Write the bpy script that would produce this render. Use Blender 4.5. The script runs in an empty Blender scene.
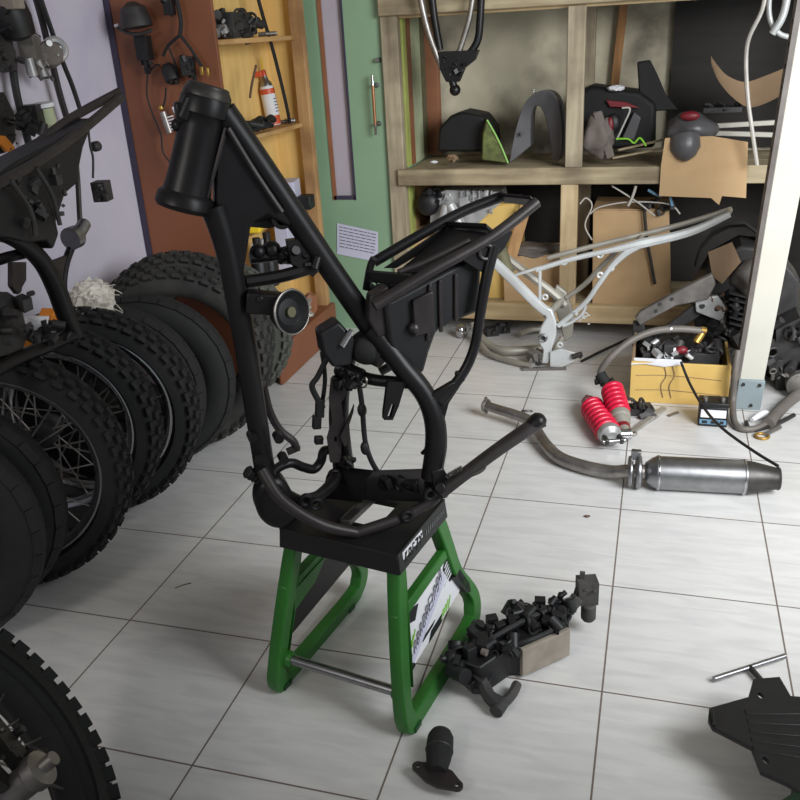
import bpy, bmesh, math, random
import numpy as np
from mathutils import Vector, Matrix
R_ = math.radians
random.seed(7)
SC = bpy.context.scene
COL = SC.collection

# ------------------------------------------------------------------ camera
FPX, PITCH, ROLL, YAW = 860.0, .4072, -.0594, -.3043
CAM = np.array([1.255, -1.141, 1.374])
_cy, _sy = math.cos(YAW), math.sin(YAW)
_f = np.array([_sy*math.cos(PITCH), _cy*math.cos(PITCH), -math.sin(PITCH)])
_r0 = np.array([_cy, -_sy, 0.]); _u0 = np.cross(_r0, _f)
_r = _r0*math.cos(ROLL)+_u0*math.sin(ROLL); _u = -_r0*math.sin(ROLL)+_u0*math.cos(ROLL)
cd = bpy.data.cameras.new('camera'); cam = bpy.data.objects.new('camera', cd); COL.objects.link(cam)
cd.sensor_fit = 'HORIZONTAL'; cd.sensor_width = 36; cd.lens = 36*FPX/800; cd.clip_start = .02
cam.matrix_world = Matrix(((_r[0], _u[0], -_f[0], CAM[0]), (_r[1], _u[1], -_f[1], CAM[1]), (_r[2], _u[2], -_f[2], CAM[2]), (0, 0, 0, 1)))
SC.camera = cam

# ------------------------------------------------------------------ light: daylight through the open shop front
W = bpy.data.worlds.new('world'); SC.world = W; W.use_nodes = True
W.node_tree.nodes['Background'].inputs[0].default_value = (.86, .93, 1, 1)
W.node_tree.nodes['Background'].inputs[1].default_value = .25
def area(name, loc, target, size, size_y, power, col):
    l = bpy.data.lights.new(name, 'AREA'); l.shape = 'RECTANGLE'; l.size = size; l.size_y = size_y; l.energy = power; l.color = col
    o = bpy.data.objects.new(name, l); COL.objects.link(o); o.location = loc
    o.rotation_euler = (Vector(target)-Vector(loc)).to_track_quat('-Z', 'Y').to_euler(); return o
area('daylight_shop_front', (-.45, -2.6, 2.2), (.9, .8, .2), .6, .6, 20, (1, .95, .88))
sd_ = area('daylight_side_opening', (2.75, .15, 1.7), (1.15, 2.5, .35), 1.5, 1.2, 52, (.95, .98, 1)); sd_.data.spread = math.radians(112)
SC.view_settings.view_transform = 'Standard'; SC.view_settings.look = 'None'
SC.view_settings.exposure = 0.0; SC.view_settings.gamma = 1.0; SC.view_settings.use_curve_mapping = False

# ------------------------------------------------------------------ points: rays of the measured camera cut with real planes of the room
def ray(px, py): return _f+_r*(px-400)/FPX+_u*(400-py)/FPX
def G(px, py, z=0.): d = ray(px, py); return CAM+d*((z-CAM[2])/d[2])
def A(px, py, Y): d = ray(px, py); return CAM+d*((Y-CAM[1])/d[1])
def AX(px, py, X): d = ray(px, py); return CAM+d*((X-CAM[0])/d[0])
FT = R_(35); F0 = np.array([.67, .39, 0]); FA = np.array([math.cos(FT), math.sin(FT), 0]); FN = np.array([math.sin(FT), -math.cos(FT), 0])
def F(px, py, v=0.): d = ray(px, py); return CAM+d*((v-(CAM-F0)@FN)/(d@FN))   # plane along the bike frame, v to its near side
def V(p): return Vector([float(a) for a in p])

# ------------------------------------------------------------------ materials
def S(r, g, b):
    f = lambda c: (c/255/12.92 if c <= 10 else ((c/255+.055)/1.055)**2.4)
    return (f(r), f(g), f(b), 1)
MATS = {}
def mat(name, col, rough=.5, metal=0., var=.15, scale=12., bump=0., dirt=None, stretch=(1, 1, 1), dirt_scale=4., dirt_amt=.5, spec=.5, alpha=1.):
    m = bpy.data.materials.new(name); m.use_nodes = True; nt = m.node_tree; N = nt.nodes; L = nt.links
    b = N['Principled BSDF']; b.inputs['Roughness'].default_value = rough; b.inputs['Metallic'].default_value = metal
    b.inputs['Specular IOR Level'].default_value = spec
    tc = N.new('ShaderNodeTexCoord'); mp = N.new('ShaderNodeMapping'); mp.inputs['Scale'].default_value = stretch
    L.new(tc.outputs['Object'], mp.inputs[0])
    nz = N.new('ShaderNodeTexNoise'); nz.inputs['Scale'].default_value = scale; nz.inputs['Detail'].default_value = 6
    L.new(mp.outputs[0], nz.inputs['Vector'])
    rp = N.new('ShaderNodeValToRGB'); rp.color_ramp.elements[0].position = .3; rp.color_ramp.elements[1].position = .7
    c = col; rp.color_ramp.elements[0].color = tuple(x*(1-var) for x in c[:3])+(1,)
    rp.color_ramp.elements[1].color = tuple(min(1, x*(1+var)) for x in c[:3])+(1,)
    L.new(nz.outputs['Fac'], rp.inputs[0]); out = rp.outputs[0]
    if dirt:
        n2 = N.new('ShaderNodeTexNoise'); n2.inputs['Scale'].default_value = dirt_scale; n2.inputs['Detail'].default_value = 8
        L.new(mp.outputs[0], n2.inputs['Vector'])
        r2 = N.new('ShaderNodeValToRGB'); r2.color_ramp.elements[0].position = .48; r2.color_ramp.elements[1].position = .72
        r2.color_ramp.elements[1].color = (dirt_amt,)*3+(1,)
        L.new(n2.outputs['Fac'], r2.inputs[0])
        mx = N.new('ShaderNodeMixRGB'); L.new(r2.outputs[0], mx.inputs[0]); L.new(out, mx.inputs[1]); mx.inputs[2].default_value = dirt; out = mx.outputs[0]
    L.new(out, b.inputs['Base Color'])
    if bump:
        bp = N.new('ShaderNodeBump'); bp.inputs['Strength'].default_value = bump; bp.inputs['Distance'].default_value = .01
        L.new(nz.outputs['Fac'], bp.inputs['Height']); L.new(bp.outputs[0], b.inputs['Normal'])
    MATS[name] = m; return m
def wood(name, c1, c2, axis, rough=.75, dirt=None, damt=.5, sc=1.):
    st = [14*sc, 14*sc, 14*sc]; st['xyz'.index(axis)] = 1.2*sc
    m = mat(name, c1, rough, 0, .0, 2.2, .15, None, tuple(st)); nt = m.node_tree
    rp = [n for n in nt.nodes if n.type == 'VALTORGB'][0]
    rp.color_ramp.elements[0].color = c2; rp.color_ramp.elements[1].color = c1
    if dirt:
        N = nt.nodes; L = nt.links; b = N['Principled BSDF']
        n2 = N.new('ShaderNodeTexNoise'); n2.inputs['Scale'].default_value = 5; n2.inputs['Detail'].default_value = 8
        tc = [n for n in N if n.type == 'TEX_COORD'][0]; L.new(tc.outputs['Object'], n2.inputs['Vector'])
        r2 = N.new('ShaderNodeValToRGB'); r2.color_ramp.elements[0].position = .45; r2.color_ramp.elements[1].position = .68
        r2.color_ramp.elements[1].color = (damt,)*3+(1,); L.new(n2.outputs['Fac'], r2.inputs[0])
        mx = N.new('ShaderNodeMixRGB'); L.new(r2.outputs[0], mx.inputs[0]); L.new(rp.outputs[0], mx.inputs[1]); mx.inputs[2].default_value = dirt
        L.new(mx.outputs[0], b.inputs['Base Color'])
    return m
M = MATS
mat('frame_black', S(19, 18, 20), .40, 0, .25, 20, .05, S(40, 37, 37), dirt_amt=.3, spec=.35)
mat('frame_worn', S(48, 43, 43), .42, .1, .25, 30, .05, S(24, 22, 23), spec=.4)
mat('plastic_black', S(20, 20, 22), .5, 0, .2, 30, .05)
mat('plastic_dusty', S(58, 57, 57), .75, 0, .25, 14, .08, S(92, 86, 80), dirt_scale=7)
mat('dust_grey', S(112, 104, 98), .9, 0, .2, 20, .06, S(70, 66, 64))
mat('dust_pale', S(150, 140, 128), .9, 0, .2, 20, .06, S(96, 88, 80))
mat('rubber', S(27, 27, 27), .8, 0, .2, 30, .1)
mat('rubber_dusty', S(44, 44, 42), .85, 0, .2, 25, .15, S(84, 80, 74), dirt_scale=6)
mat('rubber_grey', S(82, 84, 76), .9, 0, .2, 25, .15, S(60, 60, 56), dirt_scale=8)
mat('chrome', S(190, 190, 192), .18, 1, .05, 20)
mat('steel', S(150, 150, 152), .35, 1, .12, 40)
mat('steel_dull', S(156, 152, 148), .42, .9, .2, 30, .05, S(92, 80, 70))
mat('dark_steel', S(72, 70, 68), .45, .7, .3, 30, .05)
mat('engine_dark', S(62, 60, 60), .55, .4, .35, 18, .1, S(30, 28, 28), dirt_amt=.8)
mat('engine_grey', S(118, 114, 110), .55, .45, .3, 18, .1, S(60, 54, 50))
mat('engine_silver', S(190, 190, 190), .4, .5, .2, 18, .05, S(90, 84, 78))
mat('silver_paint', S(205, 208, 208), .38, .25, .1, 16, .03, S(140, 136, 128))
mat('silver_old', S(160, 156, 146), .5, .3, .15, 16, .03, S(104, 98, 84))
mat('olive', S(104, 100, 76), .7, .1, .2, 25)
mat('green_paint', S(42, 108, 36), .42, 0, .12, 14, .02, S(38, 92, 34), dirt_amt=.5)
mat('green_dark', S(26, 70, 34), .6, 0, .2, 20)
mat('brown_panel', S(132, 80, 54), .5, 0, .12, 3, .02, S(108, 64, 44))
mat('brown_wood', S(142, 92, 64), .6, 0, .15, 8, .02)
mat('dark_navy', S(58, 52, 72), .7, 0, .1, 12)
wood('ply_yellow', S(230, 194, 124), S(216, 178, 106), 'z')
wood('wood_tan_z', S(190, 150, 102), S(158, 118, 76), 'z', dirt=S(96, 66, 38))
wood('wood_tan_y', S(198, 162, 110), S(170, 126, 70), 'y', dirt=S(120, 84, 48))
wood('wood_tan_x', S(206, 168, 108), S(170, 126, 70), 'x', dirt=S(110, 80, 48))
wood('rack_z', S(184, 172, 146), S(140, 126, 104), 'z', dirt=S(66, 54, 42))
wood('rack_pale_z', S(206, 184, 146), S(176, 152, 114), 'z', dirt=S(126, 98, 66), damt=.4)
wood('rack_x', S(186, 172, 140), S(136, 120, 94), 'x', dirt=S(62, 48, 36))
wood('rack_pale_x', S(206, 184, 144), S(176, 150, 110), 'x', dirt=S(140, 108, 70), damt=.4)
wood('shade_wood', S(32, 27, 24), S(20, 17, 15), 'x')  # near-black colour stands in for the shade inside the rack
wood('stick', S(176, 130, 82), S(140, 98, 58), 'z')
mat('lime', S(170, 178, 96), .7, 0, .12, 10, 0, S(130, 126, 76))
mat('pale_green', S(172, 180, 146), .7, 0, .1, 10, 0, S(120, 120, 98))
mat('cardboard', S(190, 158, 118), .85, 0, .06, 5, .02, S(150, 112, 72), dirt_amt=.45)
mat('cardboard_dark', S(140, 116, 90), .85, 0, .1, 5, .02, S(90, 72, 54))
mat('cardboard_yellow', S(214, 180, 104), .8, 0, .06, 5, .02, S(170, 126, 62), dirt_amt=.4)
mat('paper_white', S(222, 222, 226), .8, 0, .04, 10, .02)
mat('paper_lilac', S(196, 196, 216), .8, 0, .04, 10)
mat('ink', S(96, 92, 102), .8, 0, .1, 40)
mat('ink_black', S(24, 24, 26), .6, 0, .1, 40)
mat('white_paint', S(196, 193, 182), .5, 0, .05, 5, .02, S(190, 180, 160), dirt_amt=.35)
mat('grey_paint', S(136, 148, 152), .5, 0, .08, 8, .02, S(104, 112, 114))
mat('angle_iron', S(112, 106, 102), .6, .4, .2, 14, .05, S(72, 64, 58))
mat('red_coil', S(206, 26, 62), .3, 0, .12, 20)
mat('red_dark', S(116, 24, 34), .45, 0, .2, 10)
mat('red_orange', S(204, 84, 50), .4, 0, .1, 20)
mat('yellow', S(232, 196, 40), .5, 0, .1, 20)
mat('orange', S(206, 122, 30), .6, 0, .12, 10)
mat('blue_bag', S(98, 134, 160), .5, 0, .2, 30, .3)
mat('fairing_grey', S(82, 81, 83), .35, 0, .2, 5, .02, S(60, 60, 62))
mat('vinyl_black', S(13, 12, 13), .7, 0, .25, 30, .1)
mat('camo_green', S(96, 104, 56), .7, 0, .4, 40, .1, S(44, 46, 30))
mat('lime_edge', S(150, 200, 110), .5, 0, .1, 20)
mat('bright_green', S(130, 200, 50), .5, 0, .1, 20)
mat('fibre', S(206, 200, 190), .9, 0, .15, 40, .3)
mat('wire_pale', S(196, 192, 184), .5, .2, .1, 20)
mat('hose', S(106, 100, 94), .55, .1, .15, 14, .03)
mat('brass', S(176, 140, 70), .4, .7, .2, 30)
mat('copper', S(172, 124, 90), .35, .7, .1, 30)
mat('door_green', S(136, 166, 136), .5, 0, .05, 3, .01, S(120, 150, 122), dirt_amt=.35)
mat('lens', S(182, 174, 184), .12, 0, .04, 2)
mat('rust', S(112, 86, 70), .8, .2, .25, 25, .1)
# floor: glazed tiles with faint diagonal veins and dirty grout
def floor_mat():
    m = bpy.data.materials.new('tile_floor'); m.use_nodes = True; N = m.node_tree.nodes; L = m.node_tree.links; b = N['Principled BSDF']
    tc = N.new('ShaderNodeTexCoord'); sp = N.new('ShaderNodeSeparateXYZ'); L.new(tc.outputs['Object'], sp.inputs[0])
    def mth(op, a, v=None, w=None):
        n = N.new('ShaderNodeMath'); n.operation = op
        for i, q in enumerate((a, v, w)):
            if q is None: continue
            if isinstance(q, (int, float)): n.inputs[i].default_value = q
            else: L.new(q, n.inputs[i])
        return n.outputs[0]
    ds = []
    for ax in (0, 1):
        t = mth('DIVIDE', sp.outputs[ax], .4); fr = mth('FRACT', mth('ADD', t, 100.))
        ds.append(mth('MINIMUM', fr, mth('SUBTRACT', 1., fr)))
    d = mth('MINIMUM', ds[0], ds[1])
    grout = mth('LESS_THAN', d, .0052)
    mp = N.new('ShaderNodeMapping'); mp.inputs['Rotation'].default_value = (0, 0, .5); mp.inputs['Scale'].default_value = (5, 26, 1)
    L.new(tc.outputs['Object'], mp.inputs[0])
    nz = N.new('ShaderNodeTexNoise'); nz.inputs['Scale'].default_value = 1.3; nz.inputs['Detail'].default_value = 5; nz.inputs['Distortion'].default_value = .7
    L.new(mp.outputs[0], nz.inputs['Vector'])
    rp = N.new('ShaderNodeValToRGB'); e = rp.color_ramp.elements
    e[0].position = .36; e[0].color = S(203, 202, 201); e[1].position = .6; e[1].color = S(215, 214, 212)
    L.new(nz.outputs['Fac'], rp.inputs[0])
    n2 = N.new('ShaderNodeTexNoise'); n2.inputs['Scale'].default_value = 2.2; n2.inputs['Detail'].default_value = 6; L.new(tc.outputs['Object'], n2.inputs['Vector'])
    r2 = N.new('ShaderNodeValToRGB'); r2.color_ramp.elements[0].position = .5; r2.color_ramp.elements[1].position = .8; r2.color_ramp.elements[1].color = (.3, .3, .3, 1)
    L.new(n2.outputs['Fac'], r2.inputs[0])
    mx0 = N.new('ShaderNodeMixRGB'); L.new(r2.outputs[0], mx0.inputs[0]); L.new(rp.outputs[0], mx0.inputs[1]); mx0.inputs[2].default_value = S(180, 172, 164)
    mx = N.new('ShaderNodeMixRGB'); L.new(grout, mx.inputs[0]); L.new(mx0.outputs[0], mx.inputs[1]); mx.inputs[2].default_value = S(112, 100, 92)
    L.new(mx.outputs[0], b.inputs['Base Color'])
    ro = mth('MULTIPLY_ADD', grout, .5, .3); L.new(ro, b.inputs['Roughness'])
    bp = N.new('ShaderNodeBump'); bp.inputs['Strength'].default_value = .3; bp.inputs['Distance'].default_value = .002; bp.invert = True
    L.new(grout, bp.inputs['Height']); L.new(bp.outputs[0], b.inputs['Normal'])
    M['tile_floor'] = m
floor_mat()
mat('wall_lavender', S(208, 203, 216), .85, 0, .05, 3, .03, S(172, 162, 190), dirt_scale=3, dirt_amt=.55)
mat('wall_concrete', S(204, 196, 172), .9, 0, .14, 5, .08, S(66, 60, 52), dirt_scale=3.2, dirt_amt=.85)
mat('ceiling_white', S(200, 196, 190), .9, 0, .05, 4)

# ------------------------------------------------------------------ mesh helpers
def new(): return bmesh.new()
def catmull(P, n=6, closed=False):
    P = [V(p) for p in P]; out = []; k = len(P)
    rng = range(k) if closed else range(k-1)
    for i in rng:
        if closed: p0, p1, p2, p3 = P[i-1], P[i], P[(i+1) % k], P[(i+2) % k]
        else: p0, p1, p2, p3 = P[max(i-1, 0)], P[i], P[i+1], P[min(i+2, k-1)]
        for j in range(n):
            t = j/n
            out.append(.5*((2*p1)+(p2-p0)*t+(2*p0-5*p1+4*p2-p3)*t*t+(3*p1-p0-3*p2+p3)*t**3))
    if not closed: out.append(P[-1])
    return out
def tube(bm, P, r, seg=10, n=6, smooth=True, closed=False, flat=1.0, up=None):
    """tube along P; r number or one radius per given point; flat squashes the section"""
    P = [V(p) for p in P]
    if smooth and len(P) > 2:
        Q = catmull(P, n, closed)
        if isinstance(r, (list, tuple)):
            rr = []
            for i in range(len(Q)):
                t = i/n; a = int(min(t, len(r)-1)); b = min(a+1, len(r)-1); rr.append(r[a]+(r[b]-r[a])*(t-a))
        else: rr = [r]*len(Q)
    else: Q = P; rr = list(r) if isinstance(r, (list, tuple)) else [r]*len(Q)
    k = len(Q); T = []
    for i in range(k):
        a = Q[i-1] if (i > 0 or closed) else Q[i]; b = Q[(i+1) % k] if (i < k-1 or closed) else Q[i]
        T.append((b-a).normalized() if (b-a).length > 1e-9 else Vector((0, 0, 1)))
    u = V(up) if up is not None else (Vector((0, 0, 1)) if abs(T[0].z) < .9 else Vector((1, 0, 0)))
    rings = []
    for i in range(k):
        u = (u-T[i]*u.dot(T[i]));
        if u.length < 1e-6: u = T[i].orthogonal()
        u.normalize(); w = T[i].cross(u)
        rings.append([bm.verts.new(Q[i]+(u*math.cos(2*math.pi*s/seg)*flat+w*math.sin(2*math.pi*s/seg))*rr[i]) for s in range(seg)])
    for i in range(k if closed else k-1):
        a, b = rings[i], rings[(i+1) % k]
        for s in range(seg): bm.faces.new((a[s], a[(s+1) % seg], b[(s+1) % seg], b[s]))
    if not closed:
        bm.faces.new(rings[0][::-1]); bm.faces.new(rings[-1])
    return bm
def cyl(bm, a, b, r, r2=None, seg=16): return tube(bm, [a, b], [r, r if r2 is None else r2], seg, smooth=False)
def hexa(bm, pts):
    v = [bm.verts.new(V(p)) for p in pts]
    for f in ((3, 2, 1, 0), (4, 5, 6, 7), (0, 1, 5, 4), (1, 2, 6, 5), (2, 3, 7, 6), (3, 0, 4, 7)): bm.faces.new([v[i] for i in f])
    return bm
def box(bm, c, s, rot=None):
    c = V(c); hx, hy, hz = s[0]/2, s[1]/2, s[2]/2
    m = rot if rot is not None else Matrix.Identity(3)
    if not isinstance(m, Matrix): m = Matrix.Rotation(rot, 3, 'Z')
    return hexa(bm, [c+m@Vector(p) for p in ((-hx, -hy, -hz), (hx, -hy, -hz), (hx, hy, -hz), (-hx, hy, -hz), (-hx, -hy, hz), (hx, -hy, hz), (hx, hy, hz), (-hx, hy, hz))])
def box2(bm, lo, hi): return box(bm, [(a+b)/2 for a, b in zip(lo, hi)], [b-a for a, b in zip(lo, hi)])
def bar(bm, a, b, w, h, up=(0, 0, 1)):
    """rectangular bar from a to b, w across, h along up"""
    a, b = V(a), V(b); t = (b-a).normalized(); u = V(up); u = u-t*u.dot(t)
    if u.length < 1e-5: u = t.orthogonal()
    u.normalize(); s = t.cross(u)*w/2; u = u*h/2
    return hexa(bm, [a-s-u, a+s-u, b+s-u, b-s-u, a-s+u, a+s+u, b+s+u, b-s+u])
def prism(bm, pts, vec):
    vec = V(vec); a = [bm.verts.new(V(p)) for p in pts]; b = [bm.verts.new(V(p)+vec) for p in pts]; n = len(a)
    bm.faces.new(a[::-1]); bm.faces.new(b)
    for i in range(n): bm.faces.new((a[i], a[(i+1) % n], b[(i+1) % n], b[i]))
    return bm
def plate(bm, pts, th, nrm=None):
    """flat plate of thickness th whose front outline is pts (about coplanar)"""
    P = [V(p) for p in pts]
    if nrm is None:
        nrm = Vector((0, 0, 0))
        for i in range(len(P)): nrm += P[i].cross(P[(i+1) % len(P)])
    nrm = V(nrm).normalized(); return prism(bm, [p-nrm*th/2 for p in P], nrm*th)
def holed(outer, holes, th, M4=None, bev=0., res=12):
    """plate with real holes: outline and holes as 2D lists; returns bmesh (local XY, thickness along Z)"""
    c = bpy.data.curves.new('tmp', 'CURVE'); c.dimensions = '2D'; c.fill_mode = 'BOTH'; c.extrude = max(th/2-bev, 1e-4); c.bevel_depth = bev; c.bevel_resolution = 1
    for poly in [outer]+holes:
        s = c.splines.new('POLY'); s.points.add(len(poly)-1); s.use_cyclic_u = True
        for p, q in zip(s.points, poly): p.co = (q[0], q[1], 0, 1)
    o = bpy.data.objects.new('tmp', c); COL.objects.link(o)
    dg = bpy.context.evaluated_depsgraph_get(); me = bpy.data.meshes.new_from_object(o.evaluated_get(dg))
    bm = bmesh.new(); bm.from_mesh(me); bpy.data.objects.remove(o); bpy.data.curves.remove(c); bpy.data.meshes.remove(me)
    if M4 is not None: bm.transform(M4)
    return bm
def circ(x, y, r, n=14): return [(x+r*math.cos(2*math.pi*i/n), y+r*math.sin(2*math.pi*i/n)) for i in range(n)]
def ball(bm, c, r, sc=(1, 1, 1), seg=14):
    m = Matrix.Translation(V(c))@Matrix.Diagonal((sc[0], sc[1], sc[2], 1)); bmesh.ops.create_uvsphere(bm, u_segments=seg, v_segments=seg//2+2, radius=r, matrix=m); return bm
def torus(bm, c, nrm, R, r, seg=28, s2=8, a0=0., a1=2*math.pi):
    n = V(nrm).normalized(); e1 = n.orthogonal().normalized(); e2 = n.cross(e1); c = V(c); full = abs(a1-a0-2*math.pi) < 1e-3
    P = [c+(e1*math.cos(a0+(a1-a0)*i/seg)+e2*math.sin(a0+(a1-a0)*i/seg))*R for i in range(seg if full else seg+1)]
    return tube(bm, P, r, s2, smooth=False, closed=full, up=n)
def lathe(bm, prof, a, b, seg=28, cap=True):
    """prof = [(t along a->b in metres, radius)]"""
    a, b = V(a), V(b); t = (b-a).normalized(); e1 = t.orthogonal().normalized(); e2 = t.cross(e1)
    rings = [[bm.verts.new(a+t*d+(e1*math.cos(2*math.pi*s/seg)+e2*math.sin(2*math.pi*s/seg))*max(r, 1e-4)) for s in range(seg)] for d, r in prof]
    for p, q in zip(rings, rings[1:]):
        for s in range(seg): bm.faces.new((p[s], p[(s+1) % seg], q[(s+1) % seg], q[s]))
    if cap: bm.faces.new(rings[0][::-1]); bm.faces.new(rings[-1])
    return bm
def coil(bm, a, b, R, r, turns, seg=8):
    a, b = V(a), V(b); t = (b-a); L = t.length; t.normalize(); e1 = t.orthogonal().normalized(); e2 = t.cross(e1); n = int(turns*18)
    return tube(bm, [a+t*(L*i/n)+(e1*math.cos(2*math.pi*turns*i/n)+e2*math.sin(2*math.pi*turns*i/n))*R for i in range(n+1)], r, seg, smooth=False)
def sheet(bm, grid, th, nrm):
    """curved sheet: grid[i][j] points, thickened along nrm"""
    nrm = V(nrm).normalized()*th; a = [[bm.verts.new(V(p)) for p in row] for row in grid]; b = [[bm.verts.new(V(p)+nrm) for p in row] for row in grid]
    m, n = len(grid), len(grid[0])
    for i in range(m-1):
        for j in range(n-1):
            bm.faces.new((a[i][j], a[i][j+1], a[i+1][j+1], a[i+1][j])); bm.faces.new((b[i][j], b[i+1][j], b[i+1][j+1], b[i][j+1]))
    for i in range(m-1):
        bm.faces.new((a[i][0], a[i+1][0], b[i+1][0], b[i][0])); bm.faces.new((a[i][-1], b[i][-1], b[i+1][-1], a[i+1][-1]))
    for j in range(n-1):
        bm.faces.new((a[0][j], b[0][j], b[0][j+1], a[0][j+1])); bm.faces.new((a[-1][j], a[-1][j+1], b[-1][j+1], b[-1][j]))
    return bm
def bits(bm, c, s, n, seed, k=.25):
    """bolt heads, bosses, ribs and short pipes crowded in a block of size s: machined detail"""
    rd = random.Random(seed); c = V(c); m = min(s)
    for i in range(n):
        p = c+Vector([(rd.random()-.5)*a for a in s]); q = m*k*(.4+rd.random())
        d = Vector((rd.uniform(-1, 1), rd.uniform(-1, 1), rd.uniform(-1, 1))).normalized(); t = rd.random()
        if t < .4: cyl(bm, p-d*q*.6, p+d*q*.6, q*.45, seg=10)
        elif t < .75: box(bm, p, (q*(.5+rd.random()), q*(.5+rd.random()), q*(.5+rd.random())), Matrix.Rotation(rd.random()*3, 3, d))
        else: torus(bm, p, d, q*.55, q*.16, 12, 6)
    return bm
LOC = {}
def build(name, bm, m, parent=None, bev=0., bseg=2, angle=38, keep=False):
    bmesh.ops.recalc_face_normals(bm, faces=bm.faces[:])
    if parent is not None: base = LOC[parent.name]
    elif keep: base = Vector((0, 0, 0))
    else:
        xs = [v.co for v in bm.verts]; base = Vector(((min(v.x for v in xs)+max(v.x for v in xs))/2, (min(v.y for v in xs)+max(v.y for v in xs))/2, min(v.z for v in xs)))
    bmesh.ops.translate(bm, verts=bm.verts[:], vec=-base)
    me = bpy.data.meshes.new(name); bm.to_mesh(me); bm.free()
    for p in me.polygons: p.use_smooth = True
    me.set_sharp_from_angle(angle=R_(angle)); me.materials.append(M[m] if isinstance(m, str) else m)
    o = bpy.data.objects.new(name, me); COL.objects.link(o)
    if parent is not None: o.parent = parent; LOC[o.name] = base
    else: o.location = base; LOC[o.name] = base
    if bev:
        b = o.modifiers.new('bevel', 'BEVEL'); b.width = bev; b.segments = bseg; b.limit_method = 'ANGLE'; b.angle_limit = R_(40)
    return o
def thing(name, label, cat, loc, group=None):
    o = bpy.data.objects.new(name, None); COL.objects.link(o); o.location = V(loc); LOC[o.name] = V(loc); o.empty_display_size = .05
    o['label'] = label; o['category'] = cat
    if group: o['group'] = group
    return o
def tag(o, label, cat, group=None, kind=None):
    o['label'] = label; o['category'] = cat
    if group: o['group'] = group
    if kind: o['kind'] = kind
    return o
def struct(o): o['kind'] = 'structure'; return o
def dup(root, loc, rot, label, group=None):
    r = root.copy(); COL.objects.link(r); r.location = loc; r.rotation_euler = rot; r['label'] = label
    if group: r['group'] = group
    for ch in list(root.children):
        c = ch.copy(); COL.objects.link(c); c.parent = r
        for g in list(ch.children): d = g.copy(); COL.objects.link(d); d.parent = c
    return r
def each(name, bms, m, parent, **k): return [build(name, b, m, parent, **k) for b in bms]
# ================================================================== STRUCTURE
struct(build('floor', box2(new(), (-.8, -3.4, -.05), (3.8, 3.4, 0)), 'tile_floor', keep=True))
struct(build('wall_left', box2(new(), (-.86, -3.4, 0), (-.78, 3.4, 2.8)), 'wall_lavender', keep=True))
struct(build('wall_back', box2(new(), (.12, 3.26, 0), (3.8, 3.36, 2.8)), 'wall_concrete', keep=True))
bm = new(); box2(bm, (-.8, 2.80, 0), (.125, 2.9, 2.8)); box2(bm, (.02, 2.9, 0), (.125, 3.3, 2.8))
struct(build('wall_back_return', bm, 'door_green', keep=True))
struct(build('ceiling', box2(new(), (-.86, -1.2, 2.8), (3.8, 3.4, 2.86)), 'ceiling_white', keep=True))

# green door with a glass strip, in front of the return wall
dx0, dx1, dy = -.33, .064, 2.76
door = struct(bpy.data.objects.new('door_1', None)); COL.objects.link(door); door.location = (-.1, dy, 0); LOC[door.name] = V((-.1, dy, 0))
gl0, gl1, gb = -.232, -.125, .655
out = [(dx0, .0), (dx1, .0), (dx1, 2.1), (dx0, 2.1)]
mt = Matrix(((1, 0, 0, 0), (0, 0, -1, dy), (0, 1, 0, 0), (0, 0, 0, 1)))
build('door_panel', holed(out, [[(gl0, gb), (gl1, gb), (gl1, 1.95), (gl0, 1.95)]], .036, mt), 'door_green', door, .002)
bm = new(); box2(bm, (gl0, dy-.004, gb), (gl1, dy+.004, 1.95)); build('glass_pane', bm, 'lens', door)
bm = new()
box2(bm, (gl0-.006, dy-.022, gb-.014), (gl0+.012, dy-.012, 1.96)); build('glass_trim', bm, 'brown_wood', door)
bm = new(); box2(bm, (gl1-.006, dy-.022, gb-.014), (gl1+.004, dy-.012, 1.96)); box2(bm, (gl0, dy-.022, gb-.012), (gl1, dy-.012, gb+.006)); build('glass_trim', bm, 'dark_navy', door)
h0, h1 = A(372, 75, 2.70), A(376, 135, 2.70)
hx = (h0[0]+h1[0])/2; hz0, hz1 = h1[2], h0[2]; hm = (hz0+hz1)/2
bm = new(); cyl(bm, (hx, 2.70, hz0), (hx, 2.70, hz0+.045), .006, .0075); cyl(bm, (hx, 2.70, hz1-.045), (hx, 2.70, hz1), .0075, .006); hd = build('handle', bm, 'chrome', door)
build('grip', cyl(new(), (hx, 2.70, hz0+.045), (hx, 2.70, hz1-.045), .0072), 'copper', hd)
bm = new()
for z in (hz0+.045, hz1-.045): cyl(bm, (hx, 2.70, z), (hx+.006, 2.742, z), .006); cyl(bm, (hx+.006, 2.736, z), (hx+.006, 2.743, z), .011)
build('mount', bm, 'steel', hd)
lk = A(379, 60, 2.742); bm = new(); cyl(bm, (lk[0], 2.742, lk[2]), (lk[0], 2.715, lk[2]), .012, .009); build('lock_knob', bm, 'steel', door)

# printed notice taped on the door
yN = 2.738
c = [A(337, 223, yN), A(378, 232, yN), A(378, 262, yN), A(337, 254, yN)]
nt = thing('paper_notice', 'small printed paper notice taped low on the green door', 'notice', c[3])
build('sheet', plate(new(), c, .0012, (0, -1, 0)), 'paper_lilac', nt)
bm = new()
ev = lambda s, t: (V(c[0])*(1-s)+V(c[1])*s)*(1-t)+(V(c[3])*(1-s)+V(c[2])*s)*t
rd = random.Random(3)
for i in range(7):
    t = .1+i*.105; s = .06
    while s < .9:
        e = min(.95, s+rd.uniform(.05, .16)); p0, p1 = ev(s, t), ev(e, t); bar(bm, p0+Vector((0, -.001, 0)), p1+Vector((0, -.001, 0)), .0008, .0042); s = e+.02
build('printed_lines', bm, 'ink', nt)

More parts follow.
